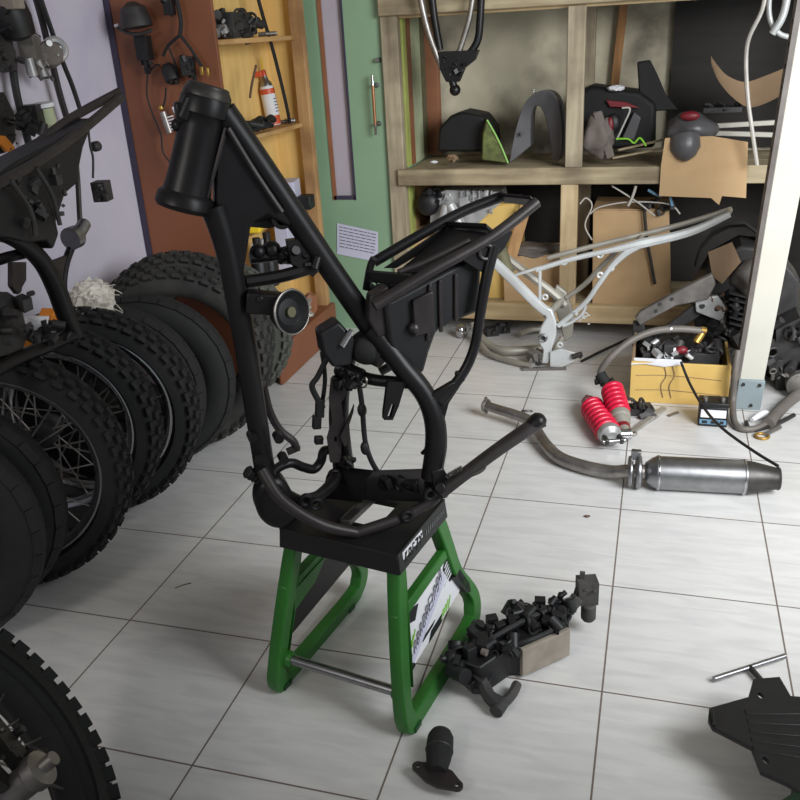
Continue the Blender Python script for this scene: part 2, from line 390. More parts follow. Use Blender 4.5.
# ================================================================== WOODEN CUPBOARD with the open shelves
cb = thing('wooden_cupboard', 'tall cupboard with red-brown side panel and open yellow shelves beside the green door', 'cupboard', (-.5, 2.3, 0))
cf = lambda Y: -.335+(Y-1.95)*.09            # front line of the cupboard
bm = new(); prism(bm, [(-.752, 1.945, 0), (-.338, 1.945, 0), (-.338, 1.965, 0), (-.752, 1.965, 0)], (0, 0, 2.05)); build('side_panel', bm, 'brown_panel', cb, .001)
bm = new(); box2(bm, (-.776, 1.94, 0), (-.752, 1.965, 2.05)); build('edge_strip', bm, 'dark_navy', cb)  # narrow dark strip down the left edge of the side panel
bm = new(); prism(bm, [(-.50, 1.965, .1), (-.49, 1.965, .1), (-.45, 2.66, .1), (-.46, 2.66, .1)], (0, 0, 1.95)); build('back_panel', bm, 'ply_yellow', cb)
bm = new(); box2(bm, (-.46, 2.645, .1), (-.29, 2.66, 2.05)); build('end_panel', bm, 'ply_yellow', cb)
bm = new(); box2(bm, (-.318, 2.60, .05), (-.262, 2.645, 2.05)); build('post', bm, 'wood_tan_z', cb, .003)
bm = new(); box2(bm, (-.345, 2.655, .1), (-.330, 2.665, 2.0)); build('post', bm, 'brown_wood', cb)
def shelf(z, curve, m='wood_tan_y'):
    P = [(-.48, 1.966, z)]
    for i in range(9):
        t = i/8; Y = 1.966+t*.63; P.append((cf(Y)-.02+curve*math.sin(math.pi*t), Y, z))
    P.append((-.455, 2.60, z)); bm = new(); prism(bm, P, (0, 0, .018)); return build('shelf', bm, m, cb, .002)
SH1 = 1.372; SH2 = 1.012; SH3 = .645; SH4 = .40
shelf(SH1-.018, .05); shelf(SH2-.018, .015); shelf(SH3-.018, .01); shelf(SH4-.018, .01)
bm = new(); prism(bm, [(-.26, 1.97, 0), (-.24, 1.97, 0), (-.24, 2.66, 0), (-.26, 2.66, 0)], (0, 0, .16)); box2(bm, (-.5, 1.966, .14), (-.242, 2.66, .16)); build('plinth', bm, 'brown_panel', cb, .008)

# ================================================================== WOODEN RACK
rk = thing('wooden_rack', 'rough timber storage rack with two tiers along the back wall', 'rack', (1.2, 2.95, 0))
RZ = .785
bm = new(); box2(bm, (.052, 2.72, 0), (.128, 2.77, 1.6)); build('post', bm, 'rack_z', rk, .004)
bm = new(); box2(bm, (.854, 2.70, RZ), (.926, 2.74, 1.42)); build('post', bm, 'rack_z', rk, .004)
bm = new(); box2(bm, (.838, 2.705, .165), (.912, 2.745, RZ-.07)); build('post', bm, 'rack_pale_z', rk, .004)
bm = new(); box2(bm, (.862, 3.14, 0), (.934, 3.18, 1.45)); build('post', bm, 'rack_z', rk, .004)
bm = new(); box2(bm, (1.93, 2.72, 0), (2.0, 2.77, 1.6)); build('post', bm, 'rack_z', rk, .004)
bm = new(); box2(bm, (.1, 2.70, RZ-.073), (2.0, 2.745, RZ)); build('beam', bm, 'rack_x', rk, .004)
bm = new(); box2(bm, (.052, 2.70, 1.425), (2.0, 2.745, 1.52)); build('beam', bm, 'rack_x', rk, .004)
bm = new(); box2(bm, (.128, 2.745, 1.413), (1.95, 2.775, 1.44)); build('beam', bm, 'rack_pale_x', rk, .003)
bm = new(); box2(bm, (.128, 2.71, .082), (1.95, 2.75, .165)); build('beam', bm, 'rack_pale_x', rk, .004)
for i in range(3):
    bm = new(); y0 = 2.747+i*.152; box2(bm, (.135, y0, RZ-.03), (1.95, y0+.148, RZ-.008)); build('shelf_board', bm, 'rack_x', rk, .002)
for i in range(3):
    bm = new(); y0 = 2.752+i*.152; box2(bm, (.135, y0, .13), (1.95, y0+.148, .15)); build('shelf_board', bm, 'rack_x', rk, .002)
for i in range(3):
    bm = new(); y0 = 2.78+i*.152; box2(bm, (.135, y0, 1.46), (1.95, y0+.148, 1.48)); build('shelf_board', bm, 'shade_wood', rk, .002)  # unseen top boards, added to keep the bays below in shade
bm = new(); box2(bm, (.45, 3.222, .15), (1.95, 3.236, RZ-.03)); build('shade_board', bm, 'shade_wood', rk)  # added board, shade of the lower bay put into its colour
bm = new(); box2(bm, (1.27, 3.222, RZ), (1.95, 3.236, 1.46)); build('shade_board', bm, 'shade_wood', rk)  # added board, dark colour stands for shade in the right upper bay
# boards lining the left end of the upper and lower tier
for y0, y1, m in ((2.775, 2.83, 'lime'), (2.83, 2.905, 'brown_wood'), (2.905, 3.06, 'pale_green'), (3.06, 3.15, 'olive')):
    bm = new(); box2(bm, (.126, y0, RZ), (.136, y1-.003, 1.45)); build('side_board', bm, m, rk)
bm = new(); box2(bm, (.126, 3.17, RZ), (.19, 3.222, 1.45)); build('side_post', bm, 'brown_wood', rk, .003)
for y0, y1, m in ((2.775, 2.86, 'lime'), (2.86, 3.0, 'wood_tan_z'), (3.0, 3.2, 'wood_tan_z')):
    bm = new(); box2(bm, (.126, y0, .15), (.136, y1-.003, RZ-.03)); build('side_board', bm, m, rk)
bm = new(); hexa(bm, [(.985, 3.19, RZ), (1.02, 3.19, RZ), (1.02, 3.215, RZ), (.985, 3.215, RZ), (1.03, 3.19, 1.44), (1.068, 3.19, 1.44), (1.068, 3.215, 1.44), (1.03, 3.215, 1.44)])
tag(build('wooden_batten', bm, 'stick', None, .002), 'thin tan wooden batten leaning at the back of the rack behind its middle post', 'batten')

# white painted post in front of the rack
q0 = 1.578; q1 = 1.655
ps = thing('painted_post', 'leaning white painted post with grey metal foot at right of the yellow crate', 'post', (1.63, 2.06, 0))
bm = new(); hexa(bm, [(1.580, 2.025, .11), (1.664, 2.025, .11), (1.664, 2.105, .11), (1.580, 2.105, .11), (1.66, 2.025, 1.75), (1.765, 2.025, 1.75), (1.765, 2.105, 1.75), (1.66, 2.105, 1.75)]); build('post_body', bm, 'white_paint', ps, .003)
bm = new(); hexa(bm, [(1.564, 2.015, .115), (1.580, 2.015, .115), (1.580, 2.09, .115), (1.564, 2.09, .115), (1.643, 2.015, 1.75), (1.659, 2.015, 1.75), (1.659, 2.09, 1.75), (1.643, 2.09, 1.75)])
ag = build('angle_iron', bm, 'angle_iron', ps)
bm = new()
for i in range(22):
    z = .22+i*.065; x = 1.568+(z-.155)*.047; cyl(bm, (x-.002, 2.05, z), (x+.004, 2.05, z), .008, seg=10)
build('hole_row', bm, 'ink_black', ag)
bm = new(); hexa(bm, [(1.572, 2.012, 0), (1.662, 2.012, 0), (1.662, 2.115, 0), (1.572, 2.115, 0), (1.577, 2.012, .118), (1.668, 2.012, .118), (1.668, 2.115, .118), (1.577, 2.115, .118)]); mf = build('metal_foot', bm, 'grey_paint', ps, .003)
bm = new()
for x in (1.594, 1.65): cyl(bm, (x, 2.012, .102), (x, 2.005, .102), .006, seg=8)
cyl(bm, (1.628, 2.012, .02), (1.628, 2.005, .02), .006, seg=8); build('bolt', bm, 'dark_steel', mf)
# ================================================================== TYRES AND WHEELS along the left wall
def tyre_bm(R, Wd, rim, knob, seed=1, nk=44):
    """local: axis along Y, centre at z=R"""
    bm = new(); rd = random.Random(seed); h = Wd/2; Rc = R-(.016 if knob else 0)
    if knob: prof = [(rim, -h*.55), (rim+.012, -h*.85), (Rc-.055, -h*1.0), (Rc-.03, -h*.97), (Rc-.010, -h*.80), (Rc, -h*.4), (Rc+.003, 0), (Rc, h*.4), (Rc-.010, h*.80), (Rc-.03, h*.97), (Rc-.055, h*1.0), (rim+.012, h*.85), (rim, h*.55), (rim+.014, h*.5), (Rc-.03, h*.6), (Rc-.03, -h*.6), (rim+.014, -h*.5)]
    else: prof = [(rim, -h*.6), (rim+.012, -h*.85), (rim+.035, -h*1.0), (R-.045, -h*.98), (R-.022, -h*.82), (R-.006, -h*.45), (R, 0), (R-.006, h*.45), (R-.022, h*.82), (R-.045, h*.98), (rim+.035, h*1.0), (rim+.012, h*.85), (rim, h*.6), (rim+.014, h*.5), (R-.035, h*.6), (R-.035, -h*.6), (rim+.014, -h*.5)]
    n = 64; rings = []
    for i in range(n):
        a = 2*math.pi*i/n; rings.append([bm.verts.new((math.sin(a)*r, y, R+math.cos(a)*r)) for r, y in prof])
    for i in range(n):
        p, q = rings[i], rings[(i+1) % n]; k = len(prof)
        for s in range(k): bm.faces.new((p[s], p[(s+1) % k], q[(s+1) % k], q[s]))
    def block(a, r, y, la, ly, hh, tilt):
        c = Vector((math.sin(a)*r, y, R+math.cos(a)*r)); rot = Matrix.Rotation(a, 3, 'Y')@Matrix.Rotation(tilt, 3, 'X'); box(bm, c, (la, ly, hh), rot)
    if knob:
        st = 2*math.pi/nk
        for i in range(nk):
            a = i*st
            block(a, Rc+.004, 0, .022 if i % 2 else .026, Wd*.2, .024, 0)
            for sg in (-1, 1):
                block(a+st*.5, Rc-.002, sg*h*.5, .024, Wd*.17, .024, -sg*.35)
                block(a, Rc-.014, sg*h*.9, .026, Wd*.13, .028, -sg*.9)
    else:
        for i in range(30):                                  # raised sidewall rib blocks between the road grooves
            a = i*2*math.pi/30
            for sg in (-1, 1): block(a+(.05 if sg > 0 else 0), R-.012, sg*h*.62, .058, Wd*.26, .006, -sg*.52)
    return bm
def rim_bm(r, wd, R):
    bm = new(); prof = [(r+.004, -wd/2), (r+.008, -wd/2+.003), (r+.004, -wd/2+.012), (r-.008, -wd*.25), (r-.012, 0), (r-.008, wd*.25), (r+.004, wd/2-.012), (r+.008, wd/2-.003), (r+.004, wd/2), (r-.004, wd/2), (r-.010, wd/2-.008), (r-.020, wd*.2), (r-.022, 0), (r-.020, -wd*.2), (r-.010, -wd/2+.008), (r-.004, -wd/2)]
    n = 64; rings = []
    for i in range(n):
        a = 2*math.pi*i/n; rings.append([bm.verts.new((math.sin(a)*q, y, R+math.cos(a)*q)) for q, y in prof])
    for i in range(n):
        p, q = rings[i], rings[(i+1) % n]
        for s in range(len(prof)): bm.faces.new((p[s], p[(s+1) % len(prof)], q[(s+1) % len(prof)], q[s]))
    return bm
def make_wheel(name, R, Wd, rim, knob, trm, label, cat, group, rimmat=None, spokes=0, hub='engine_dark', nk=44, seed=1):
    t = thing(name, label, cat, (0, 0, 0), group)
    build('tyre', tyre_bm(R, Wd, rim, knob, seed, nk), trm, t, 0, angle=30)
    if rimmat:
        build('rim', rim_bm(rim-.002, Wd*.62, R), rimmat, t, angle=50)
        bm = new(); lathe(bm, [(-.055, .02), (-.05, .036), (-.036, .036), (-.03, .022), (.03, .022), (.036, .036), (.05, .036), (.055, .02)], (0, 0, R), (0, 1, R), 20)
        cyl(bm, (0, -.075, R), (0, .075, R), .010); build('hub', bm, hub, t)
        for i in range(spokes):
            a = 2*math.pi*i/spokes; sg = 1 if i % 2 else -1; b = a+(.45 if (i//2) % 2 else -.45)
            build('spoke', cyl(new(), (math.sin(b)*.034, sg*.043, R+math.cos(b)*.034), (math.sin(a)*(rim-.02), sg*.006, R+math.cos(a)*(rim-.02)), .0024, seg=6), 'steel_dull', t)
    return t
def put(o, x, y, a, lean, R):
    # x, y is the wheel centre in plan; the lean tips its top towards the back
    o.location = (x, y-math.sin(lean)*R*(math.cos(a)), .004+.04*abs(math.sin(lean))); o.location.x += math.sin(lean)*R*math.sin(a); o.rotation_euler = (-lean, 0, a); return o
GW = 'tyres and wheels leaning in a row along the left wall'
street = make_wheel('street_tyre', .305, .10, .20, False, 'rubber', 'smooth road tyre nearest the camera in the wall row, cut by the picture edge', 'tyre', GW)
put(street, -.42, .222, .38, .06, .305)
def cp(src, x, y, a, lean, R, lab): o = dup(src, (0, 0, 0), (0, 0, 0), lab, GW); return put(o, x, y, a, lean, R)
cp(street, -.45, .35, .36, .06, .305, 'smooth road tyre without rim just in front of the big chrome-rimmed knobby wheel')
w3 = make_wheel('knobby_wheel', .345, .095, .27, True, 'rubber', 'large knobby wheel with wide bright rim and spokes, third in the wall row', 'wheel', GW, 'steel', 24)
put(w3, -.385, .492, .40, .04, .345)
w4 = make_wheel('knobby_wheel', .335, .10, .25, True, 'rubber', 'knobby wheel with glinting chrome rim, directly behind the large spoked wheel', 'wheel', GW, 'chrome', 18, seed=2)
put(w4, -.44, .765, .40, .06, .335)
cp(w4, -.385, .90, .36, .05, .335, 'knobby wheel with thin rim edge, in front of the two worn road tyres')
cp(street, -.44, 1.095, .34, .08, .305, 'smooth road tyre right behind the second thin-rimmed knobby wheel')
cp(street, -.395, 1.225, .34, .08, .305, 'smooth road tyre whose right edge shows grooves beside the black frame down tube')
kd = make_wheel('knobby_tyre', .335, .10, .235, True, 'rubber_dusty', 'dusty knobby tyre with no rim rising just behind the road tyres', 'tyre', GW, nk=40, seed=5)
put(kd, -.35, 1.37, .34, .06, .335)
cp(kd, -.43, 1.575, .32, .06, .335, 'dusty knobby tyre standing tallest against the brown cupboard side')
kg = make_wheel('knobby_tyre', .30, .10, .21, True, 'rubber_grey', 'pale grey worn knobby tyre by the cupboard plinth, last of the row', 'tyre', GW, nk=36, seed=6)
put(kg, -.40, 1.77, .22, .03, .30)
# foreground wheel, bottom left corner
fw = make_wheel('knobby_wheel', .345, .10, .262, True, 'rubber', 'knobby spoked wheel leaning in the bottom left foreground corner', 'wheel', None, 'rubber', 28, 'dark_steel', 52, 9)
a_, ln_ = 2.1, .6
nrm = Vector((math.sin(a_)*math.cos(ln_), -math.cos(a_)*math.cos(ln_), math.sin(ln_)))
fw.rotation_euler = (-ln_, 0, a_)
ctr = Vector((.225, -.375, .315)); up = Vector((-math.sin(a_)*math.sin(ln_), math.cos(a_)*math.sin(ln_), math.cos(ln_)))
fw.location = ctr-up*.345
bm = new(); lathe(bm, [(0, .026), (.05, .026), (.055, .03), (.075, .03), (.078, .012), (.10, .012)], (-.03, -.05, .27), (-.03, -1, .27), 20); build('axle_cap', bm, 'steel_dull', fw)
bm = new(); bar(bm, (.0, -.085, .275), (.06, -.095, .42), .03, .022, (0, 1, 0)); bar(bm, (-.04, -.07, .29), (.0, -.08, .44), .024, .02, (0, 1, 0)); bits(bm, (.01, -.09, .30), (.08, .03, .10), 18, 4, .5); build('brake_plate', bm, 'dark_steel', fw, .003)
# ================================================================== GREEN STAND under the black frame
SA = R_(-10); S0 = Vector((.678, .387, 0)); SX = Vector((math.cos(SA), math.sin(SA), 0)); SY = Vector((-math.sin(SA), math.cos(SA), 0))
def sl(x, y, z): return S0+SX*x+SY*y+Vector((0, 0, z))
stand = thing('work_stand', 'green and black motorcycle work stand carrying the bare black frame', 'stand', S0)
def m4(o, ex, ey, ez):
    return Matrix(((ex[0], ey[0], ez[0], o[0]), (ex[1], ey[1], ez[1], o[1]), (ex[2], ey[2], ez[2], o[2]), (0, 0, 0, 1)))
PT = .41
pl = [(-.140, -.124), (.143, -.124), (.143, .114), (-.140, .114)]
bm = new(); hx0, hx1, hy0, hy1 = -.035, .055, -.045, .06
for x0, x1, y0, y1 in ((-.140, hx0, -.124, .114), (hx1, .143, -.124, .114), (hx0, hx1, -.124, hy0), (hx0, hx1, hy1, .114)):
    hexa(bm, [sl(x0, y0, PT-.006), sl(x1, y0, PT-.006), sl(x1, y1, PT-.006), sl(x0, y1, PT-.006), sl(x0, y0, PT), sl(x1, y0, PT), sl(x1, y1, PT), sl(x0, y1, PT)])
bmesh.ops.remove_doubles(bm, verts=bm.verts[:], dist=1e-5)
tp = build('top_plate', bm, 'plastic_black', stand)
bm = new()
for a, b in zip(pl, pl[1:]+pl[:1]):
    k = 1.03; hexa(bm, [sl(a[0]*k, a[1]*k, PT-.048), sl(b[0]*k, b[1]*k, PT-.048), sl(b[0]*.95, b[1]*.95, PT-.048), sl(a[0]*.95, a[1]*.95, PT-.048), sl(a[0], a[1], PT), sl(b[0], b[1], PT), sl(b[0]*.95, b[1]*.95, PT), sl(a[0]*.95, a[1]*.95, PT)])
build('skirt', bm, 'plastic_black', stand, .003)
def rnd(P, n=3):
    return [(q.x, q.y) for q in catmull([(p[0], p[1], 0) for p in P], n, True)]
outer = [(-.150, 0), (-.178, .006), (-.190, .03), (-.188, .075), (-.160, .20), (-.112, .366), (-.095, .372), (.088, .372), (.114, .366), (.142, .27), (.162, .20), (.212, .125), (.234, .08), (.232, .04), (.205, .01), (.165, .002), (0, 0)]
inner = [(-.138, .032), (-.154, .042), (-.159, .075), (-.133, .19), (-.088, .352), (-.073, .357), (.065, .357), (.084, .352), (.114, .255), (.138, .185), (.186, .112), (.200, .082), (.196, .058), (.172, .036), (0, .032)]
def side_loop(sg):
    ez = (SX*sg*1.0); tilt = Vector((0, 0, 1))-SX*sg*.115; tilt.normalize()
    o = sl(sg*.166, 0, 0); n = SY.cross(tilt)
    bm = holed(rnd(outer), [rnd(inner)], .030, m4(o, SY, tilt, n), .004)
    lp = build('side_loop', bm, 'green_paint', stand, 0, angle=45)
    P = lambda y, z, d=0: o+SY*y+tilt*z+SX*sg*d
    bm = new(); bar(bm, P(-.146, .262), P(.132, .272), .022, .026, tilt); build('top_rail', bm, 'green_paint', lp, .004)
    bm = new(); plate(bm, [P(-.160, .118), P(.176, .140), P(.132, .262), P(-.140, .252)], .006, n); pn = build('side_panel', bm, 'paper_white' if sg > 0 else 'plastic_black', lp)
    pn['label'] = 'white panel with black and green graphics' if sg > 0 else 'black back of the panel'
    d = .0042
    PQ = lambda y, z, d=0: P(y+(.012 if y > 0 else 0), z-.022-.006*(y < -.1), d)
    if sg > 0:
        each('graphic', [plate(new(), q, .001, n) for q in ([PQ(.075, .262, d), PQ(.10, .215, d), PQ(.136, .215, d), PQ(.118, .284, d), PQ(.10, .284, d)], [PQ(-.158, .140, d), PQ(-.10, .143, d), PQ(-.112, .18, d), PQ(-.14, .205, d)], [PQ(-.125, .262, d), PQ(-.07, .236, d), PQ(-.045, .262, d), PQ(-.11, .284, d)], [PQ(-.03, .147, d), PQ(.03, .152, d), PQ(.045, .170, d), PQ(-.01, .166, d)], [PQ(-.055, .168, d), PQ(.0, .172, d), PQ(.004, .178, d), PQ(-.05, .176, d)])], 'ink_black', lp)
        each('stripe', [bar(new(), PQ(.072+i*.003, .222+i*.010, d+.0008), PQ(.112-i*.001, .232+i*.010, d+.0008), .0012, .0032, tilt) for i in range(5)]+[bar(new(), PQ(-.150+i*.009, .196+i*.004, d+.0008), PQ(-.138+i*.009, .240+i*.002, d+.0008), .0012, .0026, SY) for i in range(4)], 'paper_white', lp)
        bm = new(); plate(bm, [PQ(-.12, .170, d+.0006), PQ(-.105, .158, d+.0006), PQ(.082, .236, d+.0006), PQ(.070, .262, d+.0006)], .0008, n); bd = build('band', bm, 'paper_lilac', lp)
        rd = random.Random(5); bm = new(); dd = d+.0014
        for i in range(9):                                  # worn sporty lettering along the slanted band
            y = -.098+i*.0185; z = .170+i*.0088; h = .024+.008*(i/9)
            bar(bm, PQ(y, z, dd), PQ(y+.004, z+h, dd), .0008, .0026, SY); bar(bm, PQ(y+.009, z+.004, dd), PQ(y+.013, z+h+.003, dd), .0008, .0022, SY)
            bar(bm, PQ(y+.004, z+h, dd), PQ(y+.013, z+h+.003, dd), .0008, .0022, tilt)
            if i % 3: bar(bm, PQ(y+.002, z+h*.5, dd), PQ(y+.011, z+h*.55, dd), .0008, .0022, tilt)
            if i % 2: bar(bm, PQ(y, z, dd), PQ(y+.009, z+.004, dd), .0008, .0022, tilt)
        build('lettering', bm, 'ink', bd)
        each('green_fleck', [bar(new(), PQ(-.115+i*.012, .190+i*.006, d+.0004), PQ(-.10+i*.012, .206+i*.006, d+.0004), .001, .003, SY) for i in range(3)]+[bar(new(), PQ(.03+i*.014, .160, d+.0004), PQ(.05+i*.014, .176+i*.003, d+.0004), .001, .003, SY) for i in range(4)], 'bright_green', lp)
    else:
        bm = new(); plate(bm, [P(-.12, .195, -.012), P(-.03, .215, -.012), P(.02, .258, -.012), P(-.12, .252, -.012)], .004, n); build('corner_web', bm, 'green_paint', lp)
    bm = new(); plate(bm, [P(.120, .20), P(.150, .205), P(.19, .14), P(.19, .115), P(.165, .13)], .03, n); build('corner_web', bm, 'plastic_black', lp)
    each('foot_pad', [box(new(), P(-.155, .006), (.036, .03, .012), SA), box(new(), P(.15, .006), (.036, .03, .012), SA)], 'green_dark', lp)
    return lp
side_loop(1); side_loop(-1)
bm = new(); cyl(bm, sl(-.148, -.152, .082), sl(.148, -.152, .082), .0115); build('cross_bar', bm, 'steel', stand)
each('bar_socket', [cyl(new(), sl(sg*.142, -.152, .082), sl(sg*.128, -.152, .082), .020, .017) for sg in (-1, 1)], 'green_paint', stand)

# logo strip along the right side of the top plate
xr = .1445
bm = new(); hexa(bm, [sl(xr, -.105, .372), sl(xr+.0015, -.105, .372), sl(xr+.0015, -.012, .372), sl(xr, -.012, .372), sl(xr-.002, -.105, .404), sl(xr-.0005, -.105, .404), sl(xr-.0005, -.012, .404), sl(xr-.002, -.012, .404)])
lg = build('logo_sticker', bm, 'paper_white', stand)
bm = new()
q = xr+.0012
for i, st in enumerate((((0, 0, .3, 1), (0, .5, .8, 1), (.1, .5, .8, 0)), ((0, .2, .2, .9), (.2, .9, .8, .9), (.8, .9, .6, .1), (.6, .1, 0, .2)), ((0, 0, .3, 1), (.3, 1, .9, .9), (.2, .5, .7, .5)), ((0, 1, .8, 1), (.8, 1, 0, 0), (0, 0, .7, 0)), ((0, 1, .4, .5), (.9, 1, .4, .5), (.4, .5, .3, 0)))):
    for x0, z0, x1, z1 in st:
        y = -.098+i*.0172; bar(bm, sl(q, y+x0*.014, .376+z0*.023), sl(q-.0012*z1, y+x1*.014, .376+z1*.023), .002, .0032, SY if abs(z1-z0) > .4 else (0, 0, 1))
build('lettering', bm, 'ink_black', lg)
bm = new(); hexa(bm, [sl(xr, -.008, .372), sl(xr+.001, -.008, .372), sl(xr+.001, .108, .372), sl(xr, .108, .372), sl(xr-.002, -.008, .404), sl(xr-.001, -.008, .404), sl(xr-.001, .108, .404), sl(xr-.002, .108, .404)])
l2 = build('grey_sticker', bm, 'dust_grey', stand)
bm = new()
for i in range(9): y = .004+i*.011; bar(bm, sl(xr+.001, y, .382), sl(xr, y+.004, .394), .002, .0025, SY)
build('lettering', bm, 'steel', l2)

# ================================================================== BLACK BIKE FRAME on the stand
fr = thing('motorcycle_frame', 'bare black motorcycle frame with subframe, horn and wiring standing on the green stand', 'bike frame', V(F0)+Vector((0, 0, .415)))
ht0, ht1 = V(F(207, 96)), V(F(184, 206)); hd_ = (ht1-ht0).normalized(); hl = (ht1-ht0).length
bm = new(); lathe(bm, [(0, .040), (.008, .044), (.03, .044), (.034, .040), (.05, .038), (hl*.55, .0385), (hl-.045, .040), (hl-.026, .042), (hl-.018, .050), (hl-.002, .052), (hl+.006, .047), (hl+.006, .036), (hl-.03, .034)], ht0, ht1, 32)
build('head_tube', bm, 'frame_black', fr)
bm = new(); lathe(bm, [(-.014, .020), (-.014, .036), (-.004, .042), (.002, .042)], ht0, ht1, 28); torus(bm, ht0-hd_*.012, hd_, .030, .007, 24); build('bearing_cup', bm, 'dark_steel', fr)
bm = new(); p = V(F(184, 112, .0)); box(bm, p, (.03, .04, .035), .6); cyl(bm, V(F(192, 97, .02)), V(F(182, 120, .02)), .013); ball(bm, V(F(178, 125)), .012); build('steering_stop', bm, 'frame_black', fr, .004)
bm = new(); tube(bm, [F(222, 112), F(262, 168), F(330, 268), F(377, 336)], [.026, .024, .0225, .0235], 14); torus(bm, V(F(375, 334)), V(F(377, 336))-V(F(330, 268)), .0235, .004, 20); build('backbone', bm, 'frame_black', fr)
bm = new(); tube(bm, [F(214, 205), F(228, 250), F(243, 330), F(257, 420), F(266, 478)], [.030, .0265, .025, .024, .024], 12, flat=.85); build('down_tube', bm, 'frame_black', fr)
each('lug', [cyl(new(), V(q)-V(FN)*.012, V(q)+V(FN)*.012, .010, seg=12) for q in (F(252, 436, .02), F(278, 437, .03), F(258, 457, .02), F(283, 458, .03))], 'frame_black', fr)
bm = new(); plate(bm, [F(212, 118), F(228, 108), F(252, 142), F(296, 206), F(288, 226), F(266, 214), F(250, 222), F(244, 262), F(238, 292), F(226, 250), F(214, 212)], .035, FN); build('gusset_plate', bm, 'frame_black', fr, .006)
bm = new(); tube(bm, [F(226, 128, .022), F(216, 165, .022), F(206, 200, .022)], .004, 6); tube(bm, [F(228, 128, .03), F(255, 172, .026), F(282, 212, .026)], .005, 6); build('weld_seam', bm, 'frame_worn', fr)
bm = new(); tube(bm, [F(236, 213, -.01), F(262, 212, -.01), F(286, 208, .0)], .017, 10); plate(bm, [F(240, 214, -.02), F(284, 198, -.02), F(288, 222, -.02), F(268, 228, -.02), F(244, 226, -.02)], .012, FN); lathe(bm, [(0, .020), (.03, .020), (.03, .012), (.0, .012)], V(F(279, 216, -.02)), V(F(279, 216, -.02))+V(FN)*.06, 18); build('cross_tube', bm, 'frame_black', fr)
bm = new(); tube(bm, [F(246, 282), F(282, 276), F(320, 265)], .013, 8); tube(bm, [F(250, 258, -.03), F(275, 255, -.03), F(300, 248, -.03)], .012, 8); ball(bm, V(F(258, 252, -.03)), .016); ball(bm, V(F(272, 250, -.03)), .018); plate(bm, [F(286, 240), F(310, 236), F(325, 262), F(312, 276), F(290, 262)], .02, FN); bits(bm, V(F(300, 255)), (.07, .03, .05), 12, 8, .5); build('tank_mount', bm, 'frame_black', fr, .002)
# spars from the backbone down to the swingarm pivot
bm = new(); tube(bm, [F(372, 328, .015), F(402, 366, .05), F(424, 393, .07), F(434, 418, .08), F(436, 445, .085), F(431, 478, .085)], [.023, .022, .021, .022, .024, .022], 12); build('spar', bm, 'frame_black', fr)
bm = new(); tube(bm, [F(372, 334, -.02), F(352, 352, -.07), F(344, 378, -.085), F(342, 420, -.085), F(348, 474, -.085)], [.02, .018, .016, .015, .016], 10); build('spar', bm, 'frame_black', fr)
bm = new(); tube(bm, [F(338, 367, -.05), F(370, 379, .0), F(408, 383, .06)], .0125, 10); tube(bm, [F(338, 367, -.04), F(362, 377, .0)], .017, 12, smooth=False); build('cross_tube', bm, 'frame_black', fr)
bm = new(); tube(bm, [F(431, 398, .085), F(440, 425, .087), F(441, 452, .087), F(434, 482, .087)], .008, 8); bits(bm, V(F(424, 454, .085)), (.02, .02, .04), 5, 2, .5); build('spar_flange', bm, 'frame_black', fr)
# bracket with a slot
def quadplate(pts, hole, th, nm, m, v):
    o = V(F(pts[0][0], pts[0][1], v)); ex = V(FA); ez = V(FN); ey = Vector((0, 0, 1))
    cv = lambda q: ((V(F(q[0], q[1], v))-o).dot(ex), (V(F(q[0], q[1], v))-o).z)
    bm = holed([cv(q) for q in pts], [[cv(q) for q in h] for h in hole], th, m4(o, ex, ey, -ez)); return build(nm, bm, m, fr, .0015)
quadplate([(387, 381), (405, 381), (398, 405), (392, 419), (383, 419), (383, 412)], [[(386, 417), (390, 417), (394, 403), (391, 403)]], .012, 'slotted_tab', 'frame_black', .06)
# lower cradle
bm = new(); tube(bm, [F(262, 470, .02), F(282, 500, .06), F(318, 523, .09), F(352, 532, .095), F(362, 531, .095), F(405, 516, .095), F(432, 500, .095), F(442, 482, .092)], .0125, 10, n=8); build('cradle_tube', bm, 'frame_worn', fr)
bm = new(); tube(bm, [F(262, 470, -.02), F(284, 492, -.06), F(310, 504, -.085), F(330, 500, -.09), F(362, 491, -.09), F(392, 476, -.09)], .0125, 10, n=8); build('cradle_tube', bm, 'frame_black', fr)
bm = new(); bar(bm, F(345, 523, .085), F(374, 496, -.085), .022, .014); build('cross_brace', bm, 'frame_worn', fr, .002)
bm = new(); hexa(bm, [F(322, 498, -.09), F(362, 503, .0), F(372, 490, .0), F(330, 486, -.09), F(326, 476, -.09), F(364, 484, .0), F(374, 470, .0), F(338, 466, -.09)])
hexa(bm, [F(364, 500, .0), F(425, 502, .09), F(438, 486, .09), F(372, 488, .0), F(366, 480, .0), F(424, 482, .09), F(436, 468, .09), F(374, 470, .0)])
cyl(bm, V(F(398, 480, .03)), V(F(420, 486, .08)), .016); ball(bm, V(F(404, 477, .04)), .012); bits(bm, V(F(400, 486, .05)), (.09, .05, .03), 10, 5, .5); build('engine_mount', bm, 'frame_black', fr, .004)
bm = new(); tube(bm, [F(336, 476, -.06), F(330, 486, -.02), F(318, 496, .02), F(306, 500, .04)], [.014, .014, .012, .014], 10); build('mount_arm', bm, 'frame_black', fr)
each('mount_eye', [torus(new(), V(F(*q)), FN, .011, .005, 14) for q in ((334, 475, -.06), (306, 500, .045), (316, 504, .05), (407, 516, .108), (430, 494, .108))], 'frame_black', fr)
